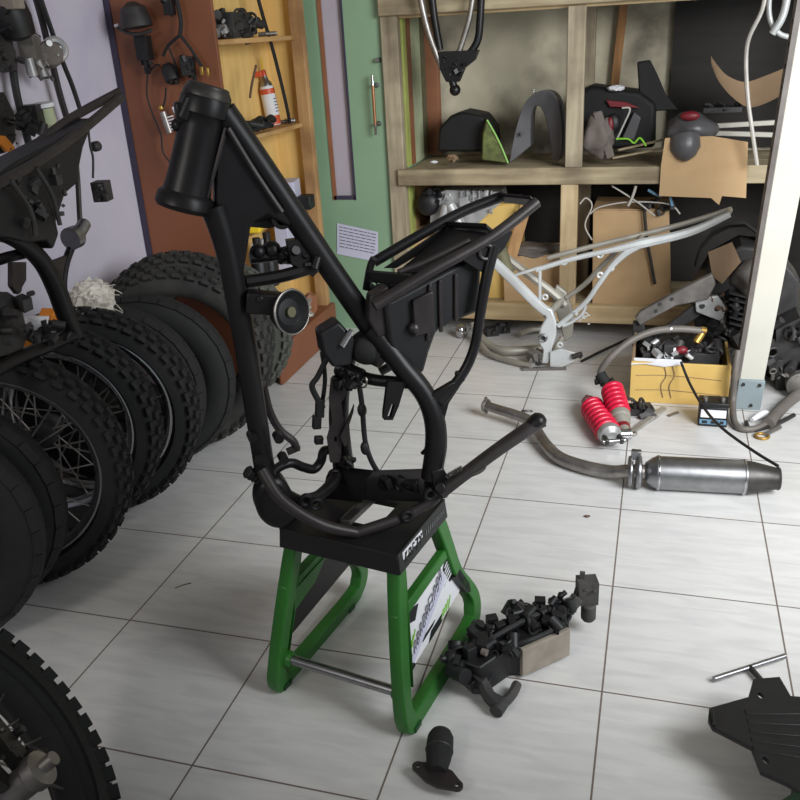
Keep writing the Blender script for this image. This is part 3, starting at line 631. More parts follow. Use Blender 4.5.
# curved guard low at the front
bm = new(); pts = [(262, 476), (255, 488), (254, 502), (259, 514), (269, 522), (281, 523), (291, 518), (297, 510), (294, 496), (280, 474)]; plate(bm, catmull([F(x, y, -.01) for x, y in pts], 4, True), .06, FN); build('front_engine_bracket', bm, 'frame_black', fr, .012)
bm = new(); tube(bm, [F(246, 471, .0), F(266, 482, .0)], .011, 12, smooth=False)
for i in range(4): torus(bm, V(F(248+i*3.6, 472+i*2, .0)), V(F(266, 482))-V(F(246, 471)), .0115, .003, 14, 6)
build('rubber_peg', bm, 'rubber', fr)
bm = new(); tube(bm, [F(264, 388, -.03), F(270, 412, -.03), F(280, 430, -.03), F(293, 441, -.03), F(297, 449, -.03)], .0085, 8); bar(bm, F(287, 452, -.03), F(299, 447, -.03), .012, .012); build('guide_lever', bm, 'frame_worn', fr)
bm = new(); tube(bm, [F(270, 474, -.01), F(281, 466, -.03), F(292, 463, -.04), F(303, 467, -.05), F(314, 469, -.06), F(321, 461, -.07), F(324, 451, -.08), F(334, 450, -.09)], .0105, 10); build('bent_pipe', bm, 'frame_black', fr)
# subframe
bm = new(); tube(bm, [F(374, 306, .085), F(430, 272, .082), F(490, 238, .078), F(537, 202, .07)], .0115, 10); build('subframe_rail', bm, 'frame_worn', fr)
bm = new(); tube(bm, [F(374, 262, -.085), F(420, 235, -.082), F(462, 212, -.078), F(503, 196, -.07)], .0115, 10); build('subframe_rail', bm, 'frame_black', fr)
bm = new(); hexa(bm, [F(497, 196, -.07), F(504, 203, -.07), F(538, 207, .07), F(530, 199, .07), F(497, 192, -.07), F(504, 199, -.07), F(538, 202, .07), F(530, 195, .07)]); build('tail_cross_member', bm, 'frame_black', fr, .002)
bm = new(); hexa(bm, [F(444, 226, -.078), F(452, 231, -.078), F(494, 236, .078), F(486, 228, .078), F(444, 221, -.078), F(452, 226, -.078), F(494, 230, .078), F(486, 223, .078)]); build('cross_member', bm, 'frame_black', fr, .002)
bm = new(); plate(bm, [F(462, 260, .075), F(505, 226, .075), F(512, 232, .075), F(504, 248, .075), F(490, 262, .075), F(486, 275, .075)], .008, FN); build('rail_gusset', bm, 'frame_black', fr, .001); bm = new(); plate(bm, [F(384, 268, -.08), F(446, 226, -.08), F(446, 238, -.08), F(396, 268, -.08)], .006, FN); build('rail_gusset', bm, 'frame_black', fr, .001)
bm = new(); tube(bm, [F(494, 246, .078), F(487, 275, .08), F(480, 315, .082), F(475, 345, .083), F(466, 368, .083), F(452, 388, .083), F(440, 402, .083)], [.012, .0115, .0105, .0105, .0105, .011, .013], 10); build('seat_stay', bm, 'frame_black', fr)
bm = new(); tube(bm, [F(452, 222, -.078), F(440, 262, -.082), F(428, 318, -.085), F(410, 352, -.085), F(380, 372, -.085)], .010, 8); build('seat_stay', bm, 'frame_black', fr)
bm = new(); box(bm, V(F(460, 376, .083)), (.02, .012, .02)); plate(bm, [F(430, 394, .084), F(452, 381, .084), F(460, 384, .084), F(448, 402, .084), F(441, 428, .084), F(435, 420, .084)], .014, FN); build('stay_bracket', bm, 'frame_black', fr, .002)
bm = new(); hexa(bm, [F(452, 232, -.065), F(488, 236, .065), F(436, 276, .065), F(398, 276, -.065), F(450, 228, -.065), F(486, 232, .065), F(434, 272, .065), F(396, 272, -.065)]); build('inner_panel', bm, 'plastic_black', fr, .002)
# airbox / inner fender between the rails
prof = [(392, 300), (470, 258), (482, 262), (480, 312), (455, 322), (437, 332), (430, 352), (424, 374), (398, 370), (388, 340), (384, 300)]
bm = new(); prism(bm, [F(x, y, .055) for x, y in prof], V(FN)*-.12); ab = build('airbox', bm, 'plastic_black', fr, .008)
bm = new()
for x0, y0, x1, y1 in ((430, 284, 428, 340), (440, 280, 441, 332), (456, 274, 456, 322)): bar(bm, F(x0, y0, .058), F(x1, y1, .058), .006, .008)
tube(bm, [F(398, 272, .058), F(425, 262, .058), F(470, 240, .058)], .006, 8); plate(bm, [F(412, 300, .06), F(432, 290, .06), F(434, 330, .06), F(414, 336, .06)], .014, FN); build('rib', bm, 'frame_worn', ab, .002)
each('fastener', [torus(new(), V(F(461, 246, -.02)), Vector((0, 0, 1))+V(FN), .018, .005, 16), ball(new(), V(F(414, 328, .062)), .012), torus(new(), V(F(486, 252, .082)), FN, .014, .004, 14)], 'dark_steel', ab)
bm = new(); bar(bm, F(368, 276, -.04), F(412, 280, .05), .014, .022); tube(bm, [F(366, 290, -.05), F(370, 268, -.05), F(374, 258, -.045)], .008, 8); plate(bm, [F(372, 286, .0), F(408, 282, .03), F(412, 300, .03), F(380, 306, .0)], .01, FN); bits(bm, V(F(392, 288, .0)), (.08, .06, .03), 12, 6, .6); build('battery_clamp', bm, 'plastic_black', fr, .002)
bm = new(); plate(bm, [F(368, 294, .03), F(386, 284, .03), F(396, 330, .03), F(376, 336, .03), F(366, 318, .03)], .03, FN); build('side_bracket', bm, 'frame_worn', fr, .004)
bm = new(); ball(bm, V(F(368, 347, .0)), .040, (1, 1, .9), 20); lathe(bm, [(0, .03), (.04, .034), (.06, .026)], V(F(385, 355, .02)), V(F(360, 340, -.02)), 20); build('rubber_boot', bm, 'rubber', fr)
bm = new(); plate(bm, [F(317, 330), F(336, 318), F(352, 336), F(348, 362), F(330, 364), F(320, 350)], .05, FN); build('coil_block', bm, 'plastic_black', fr, .006)
bm = new(); tube(bm, [F(342, 346, .03), F(352, 330, .03)], .006, 8); build('shiny_clip', bm, 'chrome', fr)
# horn on its bracket by the down tube
hc = V(F(291, 312, .05)); hn = (V(FN)*.78+V(FA)*.45+Vector((0, 0, .12))).normalized()
bm = new(); lathe(bm, [(-.03, .016), (-.028, .03), (-.012, .039), (0, .042), (.004, .0425), (.006, .039), (.002, .036), (-.006, .025), (-.004, .010), (-.004, .0)], hc, hc+hn, 32); hr = build('horn', bm, 'plastic_black', fr); hr['label'] = 'round black horn with a thin metal rim'
build('horn_rim', torus(new(), hc+hn*.003, hn, .0415, .0024, 40), 'steel_dull', hr)
bm = new(); cyl(bm, hc-hn*.002, hc+hn*.003, .010); build('horn_centre', bm, 'olive', hr)
bm = new(); bar(bm, F(246, 301, .02), F(282, 304, .03), .035, .04); cyl(bm, V(F(260, 299, .03)), V(F(260, 299, .045)), .007); build('horn_bracket', bm, 'frame_black', fr, .003)
# loom and the grey bracket hanging inside the frame
bm = new(); tube(bm, [F(330, 352, -.05), F(318, 376, -.05), F(312, 386, -.05), F(318, 400, -.05), F(323, 408, -.05)], .0065, 8); tube(bm, [F(358, 378, .0), F(362, 405, .0), F(365, 440, .0), F(371, 460, .0), F(379, 474, .0)], .006, 8)
for q in ((362, 410), (365, 448)): ball(bm, V(F(q[0], q[1], .0)), .010, (1, 1, 1.6))
tube(bm, [F(322, 352, -.06), F(325, 380, -.06), F(321, 410, -.06)], .005, 8); build('wiring_loom', bm, 'ink_black', fr)
bm = new()
for x, y, h in ((320, 408, .05), (317, 422, .035), (319, 440, .02)): bar(bm, F(x, y-h*180, -.05), F(x-.5, y+h*180, -.05), .016, .018)
build('connector', bm, 'plastic_black', fr, .002)
quadplate([(331, 378), (345, 378), (347, 392), (341, 402), (344, 424), (342, 440), (339, 462), (330, 462), (327, 438), (332, 420), (329, 400)], [[(339, 384), (343, 386), (341, 390), (338, 388)], [(334, 436), (337, 436), (337, 441), (334, 441)]], .006, 'cable_bracket', 'frame_worn', -.03)
quadplate([(344, 428), (350, 414), (354, 404), (353, 412), (349, 424), (350, 442), (344, 446), (340, 436)], [], .006, 'cable_hook', 'frame_worn', -.02)
bm = new(); tube(bm, [F(337, 378, -.03), F(334, 420, -.06), F(338, 470, -.08)], .012, 8); bits(bm, V(F(346, 458, -.05)), (.03, .03, .04), 10, 9, .5); bits(bm, V(F(352, 378, .0)), (.04, .03, .04), 8, 10, .5); build('rear_brake_stay', bm, 'frame_black', fr)
bm = new(); tube(bm, [F(362, 380, .0), F(366, 378, .02), F(366, 386, .02), F(360, 387, .0)], .0022, 6, closed=True); build('wire_loop', bm, 'steel_dull', fr)
# side stand folded back
bm = new(); tube(bm, [F(440, 492, .11), F(462, 476, .115), F(500, 448, .118), F(532, 426, .12), F(541, 420, .12)], [.020, .017, .018, .019, .021], 12, flat=.75); ss = build('side_stand', bm, 'frame_worn', fr)
bm = new(); tube(bm, [F(530, 428, .12), F(538, 420, .12), F(542, 423, .12)], [.018, .020, .013], 12, flat=.8); build('stand_foot', bm, 'frame_black', ss)
bm = new(); tube(bm, [F(462, 478, .125), F(478, 472, .13), F(484, 467, .13), F(483, 463, .13)], .005, 8); coil(bm, F(446, 477, .12), F(462, 468, .125), .005, .0015, 9, 5); build('spring', bm, 'dark_steel', ss)
bm = new(); plate(bm, [F(430, 470, .10), F(442, 466, .10), F(450, 482, .10), F(446, 496, .10), F(434, 498, .10)], .02, FN); cyl(bm, V(F(440, 488, .09)), V(F(440, 488, .125)), .012); build('pivot_plate', bm, 'frame_black', fr, .003)
def blob(c, s, seed, amp=.18, sub=3, fold=9.):
    """crumpled soft lump"""
    bm = new(); bmesh.ops.create_icosphere(bm, subdivisions=sub, radius=.5); rd = random.Random(seed)
    ph = [(Vector((rd.uniform(-1, 1), rd.uniform(-1, 1), rd.uniform(-1, 1))).normalized(), rd.uniform(.5, 1.5)*fold, rd.random()*6) for i in range(7)]
    for v in bm.verts:
        n = v.co.normalized(); d = sum(math.sin(n.dot(a)*f+p) for a, f, p in ph)/7; v.co = v.co*(1+amp*d*2)
        v.co = Vector((v.co.x*s[0], v.co.y*s[1], v.co.z*s[2]))+V(c)
    return bm
# ================================================================== LEFT: second frame on the tyres, parts hanging on the wall
LX = -.25
def L(px, py, d=0.): return AX(px, py, LX+d)
f2 = thing('motorcycle_frame', 'dirty black bike frame with dark mudguard lying on the tyres by the lavender wall', 'bike frame', L(40, 365))
EX = Vector((1, 0, 0))
each('subframe_rail', [tube(new(), [L(-25, 182, -.04), L(30, 149, -.04), L(70, 119, -.03), L(119, 92, -.01)], .013, 8), tube(new(), [L(-25, 196, .04), L(40, 160, .04), L(82, 130, .03), L(121, 97, .01)], .013, 8)], 'frame_worn', f2)
bm = new(); prism(bm, [L(x, y, .03) for x, y in ((-25, 190), (20, 160), (62, 138), (96, 117), (84, 148), (80, 168), (80, 182), (66, 194), (57, 222), (60, 234), (54, 250), (48, 240), (30, 243), (10, 238), (-25, 235))], EX*-.09); mg = build('mudguard', bm, 'plastic_black', f2, .008)
bm = new(); bits(bm, L(35, 195, .03), (.05, .22, .12), 26, 21, .3); tube(bm, [L(36, 168, .05), L(52, 195, .05), L(60, 225, .05)], .006, 6); tube(bm, [L(10, 180, .05), L(30, 210, .05), L(36, 236, .05)], .007, 6); build('bracket', bm, 'engine_dark', mg, .002)
each('stay_rod', [tube(new(), [L(82, 132), L(76, 150), L(78, 185), L(80, 224)], .007, 8)], 'dark_steel', f2)
each('clamp_sleeve', [lathe(new(), [(0, .014), (.004, .018), (.075, .018), (.08, .014)], L(73, 243, .01), L(91, 212, .01), 16), lathe(new(), [(0, .03), (.028, .03)], L(70, 239, .01), L(84, 233, .01), 16)], 'steel', f2)
each('cradle_tube', [tube(new(), [L(-25, 228), L(0, 232), L(22, 243), L(42, 262), L(56, 288), L(66, 315), L(76, 336)], [.022, .022, .022, .024, .026, .026, .022], 12), tube(new(), [L(-25, 382), L(10, 362), L(45, 347), L(76, 333)], .019, 10), tube(new(), [L(76, 236), L(66, 262), L(63, 285), L(66, 305)], .011, 8), tube(new(), [L(-25, 268, -.03), L(5, 258, -.03), L(30, 252, -.03)], .014, 8)], 'frame_black', f2)
bm = new(); plate(bm, [L(48, 262), L(66, 255), L(64, 285), L(58, 292)], .012, (1, 0, 0)); build('gusset_plate', bm, 'frame_worn', f2, .002)
bm = new(); plate(bm, [L(10, 262), L(24, 262), L(24, 280), L(16, 294), L(10, 286)], .014, (1, 0, 0)); torus(bm, L(17, 288), (1, 0, 0), .012, .004, 12); build('shackle', bm, 'frame_worn', f2)
bm = new(); prism(bm, [L(x, y, .0) for x, y in ((-25, 290), (8, 292), (20, 300), (28, 335), (22, 352), (-25, 362))], EX*-.10); bits(bm, L(18, 320, .02), (.05, .1, .12), 16, 5, .35); build('linkage_block', bm, 'engine_dark', f2, .004)
bm = new(); bits(bm, L(50, 335, 0), (.06, .09, .04), 10, 31, .5); build('footrest_bracket', bm, 'engine_dark', f2, .003)
# small packets tucked between frame and wall
def packet(name, pts, depth, m, lab, cat): return tag(build(name, prism(new(), [AX(x, y, -.40) for x, y in pts], EX*-depth), m, None, .003), lab, cat)
packet('carton', [(27, 318), (50, 316), (46, 334), (30, 332)], .05, 'paper_white', 'small white carton behind the curved tube of the left frame', 'carton')
packet('carton', [(46, 334), (56, 308), (65, 320), (62, 331)], .05, 'orange', 'orange wedge-shaped carton corner behind the curved tube of the left frame', 'carton')
packet('carton', [(14, 345), (22, 338), (40, 346), (34, 354), (16, 354)], .05, 'orange', 'flat orange carton lying low beside the leftmost frame tube', 'carton')
packet('plastic_strip', [(-10, 362), (-10, 350), (40, 355), (44, 358), (10, 368)], .05, 'paper_white', 'long white plastic strip under the left frame at the picture edge', 'strip')
bm = blob(AX(92, 300, -.38), (.13, .13, .12), 3, .14, 4, 22)
rd = random.Random(5); c0 = AX(92, 302, -.37)
for i in range(40):
    d = Vector((rd.uniform(-.2, 1), rd.uniform(-1, 1), rd.uniform(-1, .6))).normalized(); p = V(c0)+d*.045
    tube(bm, [p, p+d*.02+Vector((0, 0, rd.uniform(-.01, .01))), p+d*.04+Vector((rd.uniform(-.012, .012), rd.uniform(-.012, .012), rd.uniform(-.02, .0)))], .0013, 4, 3)
tag(build('frayed_sack', bm, 'fibre'), 'crumpled frayed white sack resting on the tyres by the lavender wall', 'sack')
# hanging on the lavender wall
WX = -.72
def H(px, py, d=0.): return AX(px, py, WX+d)
GC = 'control cables hanging on the lavender wall'
tag(build('control_cable', tube(new(), [H(32, -15), H(42, 20), H(52, 62), H(60, 95), H(68, 122)], .011, 8), 'frame_worn'), 'thick dark cable hanging through the round switch housing on the lavender wall', 'cable', GC)
tag(build('control_cable', tube(new(), [H(36, -15, .03), H(48, 20, .03), H(62, 60, .03), H(72, 85, .03), H(81, 112, .03)], .008, 8), 'ink_black'), 'rightmost dark cable hanging in front of the lavender wall', 'cable', GC)
tag(build('control_cable', tube(new(), [H(2, 10), H(10, 50), H(16, 90), H(24, 125), H(30, 148)], .012, 8), 'ink_black'), 'dark cable hanging left of the beige reservoir on the lavender wall', 'cable', GC)
tag(build('control_cable', tube(new(), [H(20, 12, .04), H(28, 28, .04), H(40, 37, .04)], .004, 6), 'ink_black'), 'thin cable linking the dark master cylinder to the round switch housing', 'cable', GC)
sw = thing('switch_housing', 'round grey switch housing with pale rim hanging on the lavender wall', 'switch', H(52, 66))
c0 = V(H(50, 54, .05)); nx = Vector((.75, -.62, .2)).normalized()
build('housing', lathe(new(), [(-.03, .03), (-.028, .04), (.0, .042), (.012, .036), (.012, .0)], c0, c0+nx, 22), 'dust_grey', sw)
bm = new(); torus(bm, c0+nx*.006+Vector((.0, .03, .012)), nx, .03, .012, 20); bits(bm, c0+nx*.012+Vector((0, .03, .01)), (.04, .05, .05), 8, 3, .4); build('pale_rim', bm, 'engine_silver', sw)
cbt = thing('carburettor', 'small silver carburettor hanging beside the round switch housing on the wall', 'carburettor', H(35, 78))
bm = new(); box(bm, H(30, 50, .04), (.05, .06, .07), .3); bits(bm, H(36, 58, .04), (.05, .10, .13), 26, 12, .4); build('body', bm, 'engine_grey', cbt, .004)
bm = new(); cyl(bm, H(28, 58, .06), H(33, 76, .06), .015); build('slide_tube', bm, 'engine_silver', cbt)
bm = new(); cyl(bm, H(37, 60, .06), H(44, 76, .06), .011); build('jet_tube', bm, 'engine_silver', cbt)
bk = thing('brake_reservoir', 'beige capped brake reservoir with black lever body hanging on the lavender wall', 'reservoir', H(42, 130))
bm = new(); lathe(bm, [(0, .028), (.05, .03), (.06, .022)], H(44, 108, .05), H(48, 124, .05), 18); build('cup', bm, 'pale_green', bk)
bm = new(); lathe(bm, [(0, .036), (.012, .036)], H(42, 103, .05), H(46, 118, .05), 18); build('cap', bm, 'paper_white', bk)
bm = new(); box(bm, H(33, 118, .04), (.06, .07, .08), .3); bits(bm, H(33, 120, .05), (.06, .10, .09), 18, 8, .4); build('lever_body', bm, 'engine_dark', bk, .004)
mc = thing('master_cylinder', 'dark master cylinder hanging highest in the top left corner', 'cylinder', H(10, 25))
bm = new(); lathe(bm, [(0, .05), (.04, .055), (.09, .05), (.1, .03)], H(8, 4, .06), H(16, 26, .06), 18); bits(bm, H(10, 14, .06), (.06, .10, .09), 14, 4, .4); build('body', bm, 'plastic_black', mc, .003)
bm = new(); box(bm, H(12, 2, .1), (.05, .05, .04)); build('lid', bm, 'dust_pale', mc, .004)
bm = new(); prism(bm, [H(x, y, .04) for x, y in ((-20, 30), (8, 34), (16, 52), (18, 72), (8, 68), (-4, 60), (-20, 64))], EX*-.06); bits(bm, H(4, 52, .05), (.05, .12, .1), 14, 9, .35)
tag(build('throttle_body', bm, 'engine_dark', None, .006), 'dark throttle body hanging at the left picture edge below the master cylinder', 'engine part')
bm = new(); prism(bm, [H(x, y, .1) for x, y in ((-20, 95), (4, 92), (14, 112), (16, 140), (8, 152), (-20, 160))], EX*-.09); bits(bm, H(4, 125, .1), (.05, .1, .14), 14, 19, .35); tl = build('tail_light', bm, 'plastic_black', None, .006)
tag(tl, 'black tail unit with an orange reflector hanging above the left frame', 'tail light')
bm = new(); plate(bm, [H(-12, 134, .12), H(4, 136, .12), H(14, 148, .12), H(12, 152, .12), H(6, 152, .12), H(0, 145, .12), H(-12, 146, .12)], .014, (1, 0, 0)); o = build('reflector', bm, 'orange', tl, .003)
ic = thing('hanging_connector', 'small dark relay box dangling on a thin wire under the left frame tip', 'relay', L(103, 204))
build('wire', tube(new(), [L(88, 124), L(90, 145), L(93, 158), L(93, 178)], .0035, 6), 'ink_black', ic)
bm = new(); lathe(bm, [(0, .008), (.006, .014), (.022, .014), (.026, .006)], L(93, 147), L(102, 145), 14); build('bulb_socket', bm, 'engine_dark', ic)
bm = new(); box(bm, L(102, 191), (.04, .046, .054), .2); bits(bm, L(101, 192, .02), (.02, .05, .06), 16, 6, .4); build('relay_box', bm, 'engine_dark', ic, .003)

# ================================================================== HANGING ON THE BROWN CUPBOARD SIDE
def B(px, py, d=0.): return A(px, py, 1.925-d)
hl_ = thing('headlamp_shell', 'dark headlamp shell with a white stud hanging high on the brown cupboard side', 'headlamp', B(140, 75))
bm = new(); lathe(bm, [(0, .015), (.02, .045), (.06, .056), (.085, .058), (.088, .045)], B(131, 2, .04), B(139, 34, .04), 22); build('shell', bm, 'engine_dark', hl_)
build('mount_band', tube(new(), [B(118, 28, .04), B(128, 33, .06), B(140, 34, .06), B(152, 30, .04)], .007, 8), 'dark_steel', hl_)
bm = new(); box(bm, B(144, 48, .02), (.05, .04, .085)); bits(bm, B(146, 56, .02), (.05, .03, .10), 14, 4, .5); bar(bm, B(145, 55, .02), B(148, 74, .02), .018, .014); build('connector', bm, 'plastic_black', hl_, .003)
build('stud', cyl(new(), B(115, 26, .04), B(119, 25, .04), .006), 'paper_white', hl_)
wl = thing('wiring_harness', 'branching dark wiring harness hanging down the brown cupboard side', 'wiring', B(180, 175))
each('wire', [tube(new(), [B(172, -15, .02), B(178, 5, .02), B(181, 22, .02), B(180, 36, .02)], .008, 8), tube(new(), [B(180, 35, .02), B(168, 46, .02), B(163, 56, .02)], .006, 8), tube(new(), [B(180, 35, .02), B(190, 48, .02), B(199, 62, .02), B(204, 70, .02)], .006, 8), tube(new(), [B(168, 46, .02), B(174, 60, .02), B(178, 75, .02)], .004, 6), tube(new(), [B(149, 72, .02), B(156, 65, .02), B(160, 66, .02)], .004, 6), tube(new(), [B(148, 72, .02), B(147, 95, .02), B(153, 115, .02), B(161, 135, .02), B(163, 152, .02), B(172, 166, .02), B(174, 178, .02)], .0035, 6), tube(new(), [B(166, 88, .02), B(165, 100, .02), B(162, 110, .02)], .004, 6)], 'ink_black', wl)
each('connector', [bits(box(new(), B(169, 6, .02), (.035, .03, .06)), B(169, 8, .02), (.04, .03, .07), 8, 3, .5), bits(box(new(), B(188, 66, .02), (.045, .04, .065), .3), B(189, 68, .03), (.05, .03, .07), 10, 5, .5), bits(lathe(new(), [(0, .015), (.02, .03), (.06, .03), (.075, .012)], B(166, 64, .02), B(178, 90, .02), 14), B(172, 78, .04), (.04, .02, .05), 8, 6, .5)], 'plastic_black', wl, bev=.003)
each('plug', [box(new(), B(202, 71, .03), (.012, .012, .03)), box(new(), B(208, 72, .03), (.010, .012, .03))], 'brass', wl, bev=.002)
ci = thing('ignition_coil', 'small ribbed part with a brass tip hanging low on the brown cupboard side', 'coil', B(168, 132))
build('body', cyl(new(), B(163, 112, .03), B(170, 133, .03), .013), 'steel_dull', ci)
each('fin', [box(new(), B(169+i*.9, 117+i*3, .03), (.030, .016, .0045), Matrix.Rotation(-.2, 3, 'Y')) for i in range(5)], 'paper_white', ci)
build('tip', lathe(new(), [(0, .006), (.006, .011), (.016, .011), (.02, .006)], B(160, 105, .02), B(163, 114, .02), 12), 'brass', ci)
scd = thing('screwdriver', 'thin white-handled screwdriver hanging beside the small ribbed part', 'screwdriver', B(184, 130))
build('handle', cyl(new(), B(173, 107, .015), B(177, 116, .015), .006), 'paper_white', scd); build('shaft', cyl(new(), B(177, 116, .015), B(183, 131, .015), .003), 'steel', scd)

# ================================================================== CUPBOARD SHELF CONTENTS
def on(px, py, z): return V(G(px, py, z))
p = Vector((-.40, 2.12, SH1)); bx = thing('carburettor_block', 'dark carburettor block lying on the top cupboard shelf', 'carburettor', p)
bm = new(); box(bm, p+Vector((.02, .05, .048)), (.10, .22, .09), .1); bits(bm, p+Vector((.05, .03, .05)), (.07, .30, .09), 44, 3, .4); build('body', bm, 'engine_dark', bx, .004)
bm = new(); bits(bm, p+Vector((.04, -.09, .04)), (.05, .06, .06), 10, 6, .4); build('fittings', bm, 'engine_silver', bx)
bm = new(); box(bm, p+Vector((.05, .06, .05)), (.006, .13, .07), .1); build('cover_plate', bm, 'green_dark', bx, .002)
p = Vector((-.36, 2.42, SH1)); bm = new()
for i in range(6): cyl(bm, p+Vector((.01*(i % 2), i*.022-.05, .01)), p+Vector((.03, i*.022-.04, .012)), .009)
tag(build('metal_fittings', bm, 'steel_dull'), 'row of small metal fittings at the end of the top cupboard shelf', 'fittings')
tag(build('hanging_cable', tube(new(), [(-.36, 2.36, 1.62), (-.345, 2.40, 1.45), (-.335, 2.45, 1.3), (-.33, 2.51, 1.1), (-.335, 2.54, 1.02)], .008, 8), 'ink_black'), 'black cable hanging down across the cupboard shelves', 'cable')
tag(build('hanging_cable', tube(new(), [(-.33, 2.25, 1.27), (-.335, 2.20, 1.20), (-.33, 2.16, 1.155)], .005, 8), 'rust'), 'short brown tube slanting above the spray can nozzle', 'cable')
cp_ = on(276, 125, SH2)+Vector((-.008, .0, 0)); CK = 1.22; cu = Vector((-.10, -.02, 1)).normalized()
can = thing('spray_can', 'white and orange spray can with yellow straw on the middle cupboard shelf', 'spray can', cp_)
lk_ = lambda pr: [(d*CK, r*CK) for d, r in pr]
build('body', lathe(new(), lk_([(0, .024), (.002, .026), (.125, .026), (.135, .022)]), cp_, cp_+cu, 24), 'paper_white', can)
each('band', [lathe(new(), lk_([(0.003, .0264), (.034, .0264)]), cp_, cp_+cu, 24, False), lathe(new(), lk_([(.108, .0264), (.126, .0264)]), cp_, cp_+cu, 24, False)], 'red_orange', can)
bm = new()
for i in range(5): bar(bm, cp_+cu*(.06+i*.013)+Vector((.0285, -.016, 0)), cp_+cu*(.06+i*.013)+Vector((.0317, .007, 0)), .003, .004)
build('label_print', bm, 'ink', can)
build('dome', lathe(new(), lk_([(.135, .022), (.145, .02), (.155, .012), (.165, .010), (.17, .009)]), cp_, cp_+cu, 20), 'steel', can)
bm = new(); lathe(bm, lk_([(.168, .009), (.185, .009), (.19, .006)]), cp_, cp_+cu, 14); box(bm, cp_+cu*.215+Vector((-.018, -.02, 0)), (.034, .018, .024)); build('nozzle', bm, 'red_orange', can, .002)
build('straw', cyl(new(), cp_+cu*.228, cp_+cu*.28, .004), 'yellow', can)
p = Vector((-.33, 2.12, SH2)); bm = new(); rd = random.Random(8)
for i in range(14):
    a = p+Vector((rd.uniform(-.03, .05), rd.uniform(-.14, .12), .014+rd.random()*.035)); tube(bm, [a, a+Vector((rd.uniform(-.03, .03), .05, .012)), a+Vector((rd.uniform(-.02, .04), .1, -.004))], .012, 8)
bits(bm, p+Vector((0, 0, .03)), (.08, .2, .05), 14, 3, .35); tag(build('tangled_switch_gear', bm, 'plastic_black'), 'black tangle of switch gear lying around the spray can', 'switch gear')
p = on(292, 124, SH2)+Vector((-.03, 0, .012)); sk = thing('socket_tool', 'small shiny socket fitting at the end of the middle cupboard shelf', 'tool', p-Vector((0, 0, .012)))
build('shaft', cyl(new(), p+Vector((-.05, -.05, 0)), p, .007), 'dark_steel', sk); build('socket', cyl(new(), p, p+Vector((.03, .03, 0)), .012), 'chrome', sk)
# lower shelves
bm = blob((-.365, 2.36, SH3+.075), (.09, .10, .15), 12, .25, 4, 12); tag(build('blue_bag', bm, 'blue_bag'), 'crumpled blue plastic bag on the cupboard shelf beside white paper', 'bag')
bm = new(); box(bm, (-.355, 2.50, SH3+.065), (.08, .13, .13), .2); tag(build('paper_stack', bm, 'paper_lilac', None, .002), 'pale lilac paper packet standing next to the blue bag', 'packet')
bm = new(); box(bm, (-.285, 2.52, SH3+.03), (.06, .08, .06), .1); o = build('small_box', bm, 'plastic_black', None, .004); tag(o, 'small black box at the shelf end near the cupboard post', 'box')
bm = new(); box(bm, (-.36, 2.44, SH4+.10), (.06, .16, .20), .1); tag(build('paper_stack', bm, 'paper_lilac', None, .002), 'pale packet under the shelf with the black box', 'packet')
bm = new(); box(bm, (-.33, 2.05, SH3+.022), (.08, .10, .044), .2); tag(build('yellow_packet', bm, 'yellow', None, .010, 3), 'small yellow packet at the near end of the shelf with the blue bag', 'packet')
bm = new(); box(bm, (-.37, 2.16, SH4+.09), (.03, .10, .18), .1); tag(build('paper_sheet', bm, 'paper_white', None, .002), 'white folded paper standing under the shelf with the yellow packet', 'paper')
for i, (y, lab) in enumerate(((2.02, 'left dark bottle on the lowest cupboard shelf'), (2.12, 'right dark bottle on the lowest cupboard shelf'))):
    b_ = thing('bottle', lab, 'bottle', (-.31, y, SH4), 'dark bottles in the cupboard'); q = Vector((-.31, y, SH4))
    build('body', lathe(new(), [(0, .03), (.004, .034), (.15, .034), (.18, .016), (.2, .014)], q, q+Vector((0, 0, 1)), 20), 'plastic_black', b_); build('cap', lathe(new(), [(.2, .016), (.225, .016)], q, q+Vector((0, 0, 1)), 16), 'ink_black', b_)
tag(build('foil_bag', blob((-.30, 2.30, .225), (.13, .15, .13), 15, .4, 4, 14), 'silver_old'), 'crumpled silver foil bag on the cupboard plinth behind the horn', 'bag')
tag(build('red_rag', blob((-.27, 2.13, .19), (.06, .12, .06), 16, .3, 3, 9), 'red_dark'), 'small red rag beside the crumpled foil bag', 'rag')
tag(build('leather_piece', blob((-.29, 2.46, .21), (.06, .10, .10), 17, .3, 3, 7), 'brown_wood'), 'brown leather piece right of the foil bag on the plinth', 'leather')
# ================================================================== RACK, UPPER TIER
UP = Vector((0, 0, 1)); YB = Vector((0, 1, 0))
hg = thing('hanging_swingarm', 'black swingarm with grey worn edges hanging point down from the top rack beam', 'swingarm', A(455, 95, 2.64))
h = lambda x, y, d=0.: A(x, y, 2.64+d)
each('arm_tube', [tube(new(), [h(416, -25), h(424, 15), h(431, 40), h(442, 68)], .014, 10), tube(new(), [h(476, -25), h(470, 15), h(463, 40), h(458, 55)], .012, 10)], 'steel_dull', hg)
each('arm_tube', [tube(new(), [h(430, -25, .04), h(434, 15, .04), h(440, 50, .03)], .016, 10), tube(new(), [h(482, -25, .03), h(480, 20, .03), h(477, 42, .03), h(466, 58, .02)], .016, 10)], 'frame_black', hg)
bm = new(); prism(bm, [h(x, y, -.015) for x, y in ((438, 52), (478, 50), (474, 60), (464, 68), (458, 82), (446, 82), (440, 70))], YB*.045); bits(bm, h(456, 66, -.015), (.10, .03, .07), 18, 4, .4); build('end_plate', bm, 'frame_black', hg, .003)
bm = new(); ball(bm, h(455, 90), .024); cyl(bm, h(452, 80), h(455, 90), .016); build('ball_joint', bm, 'frame_black', hg)
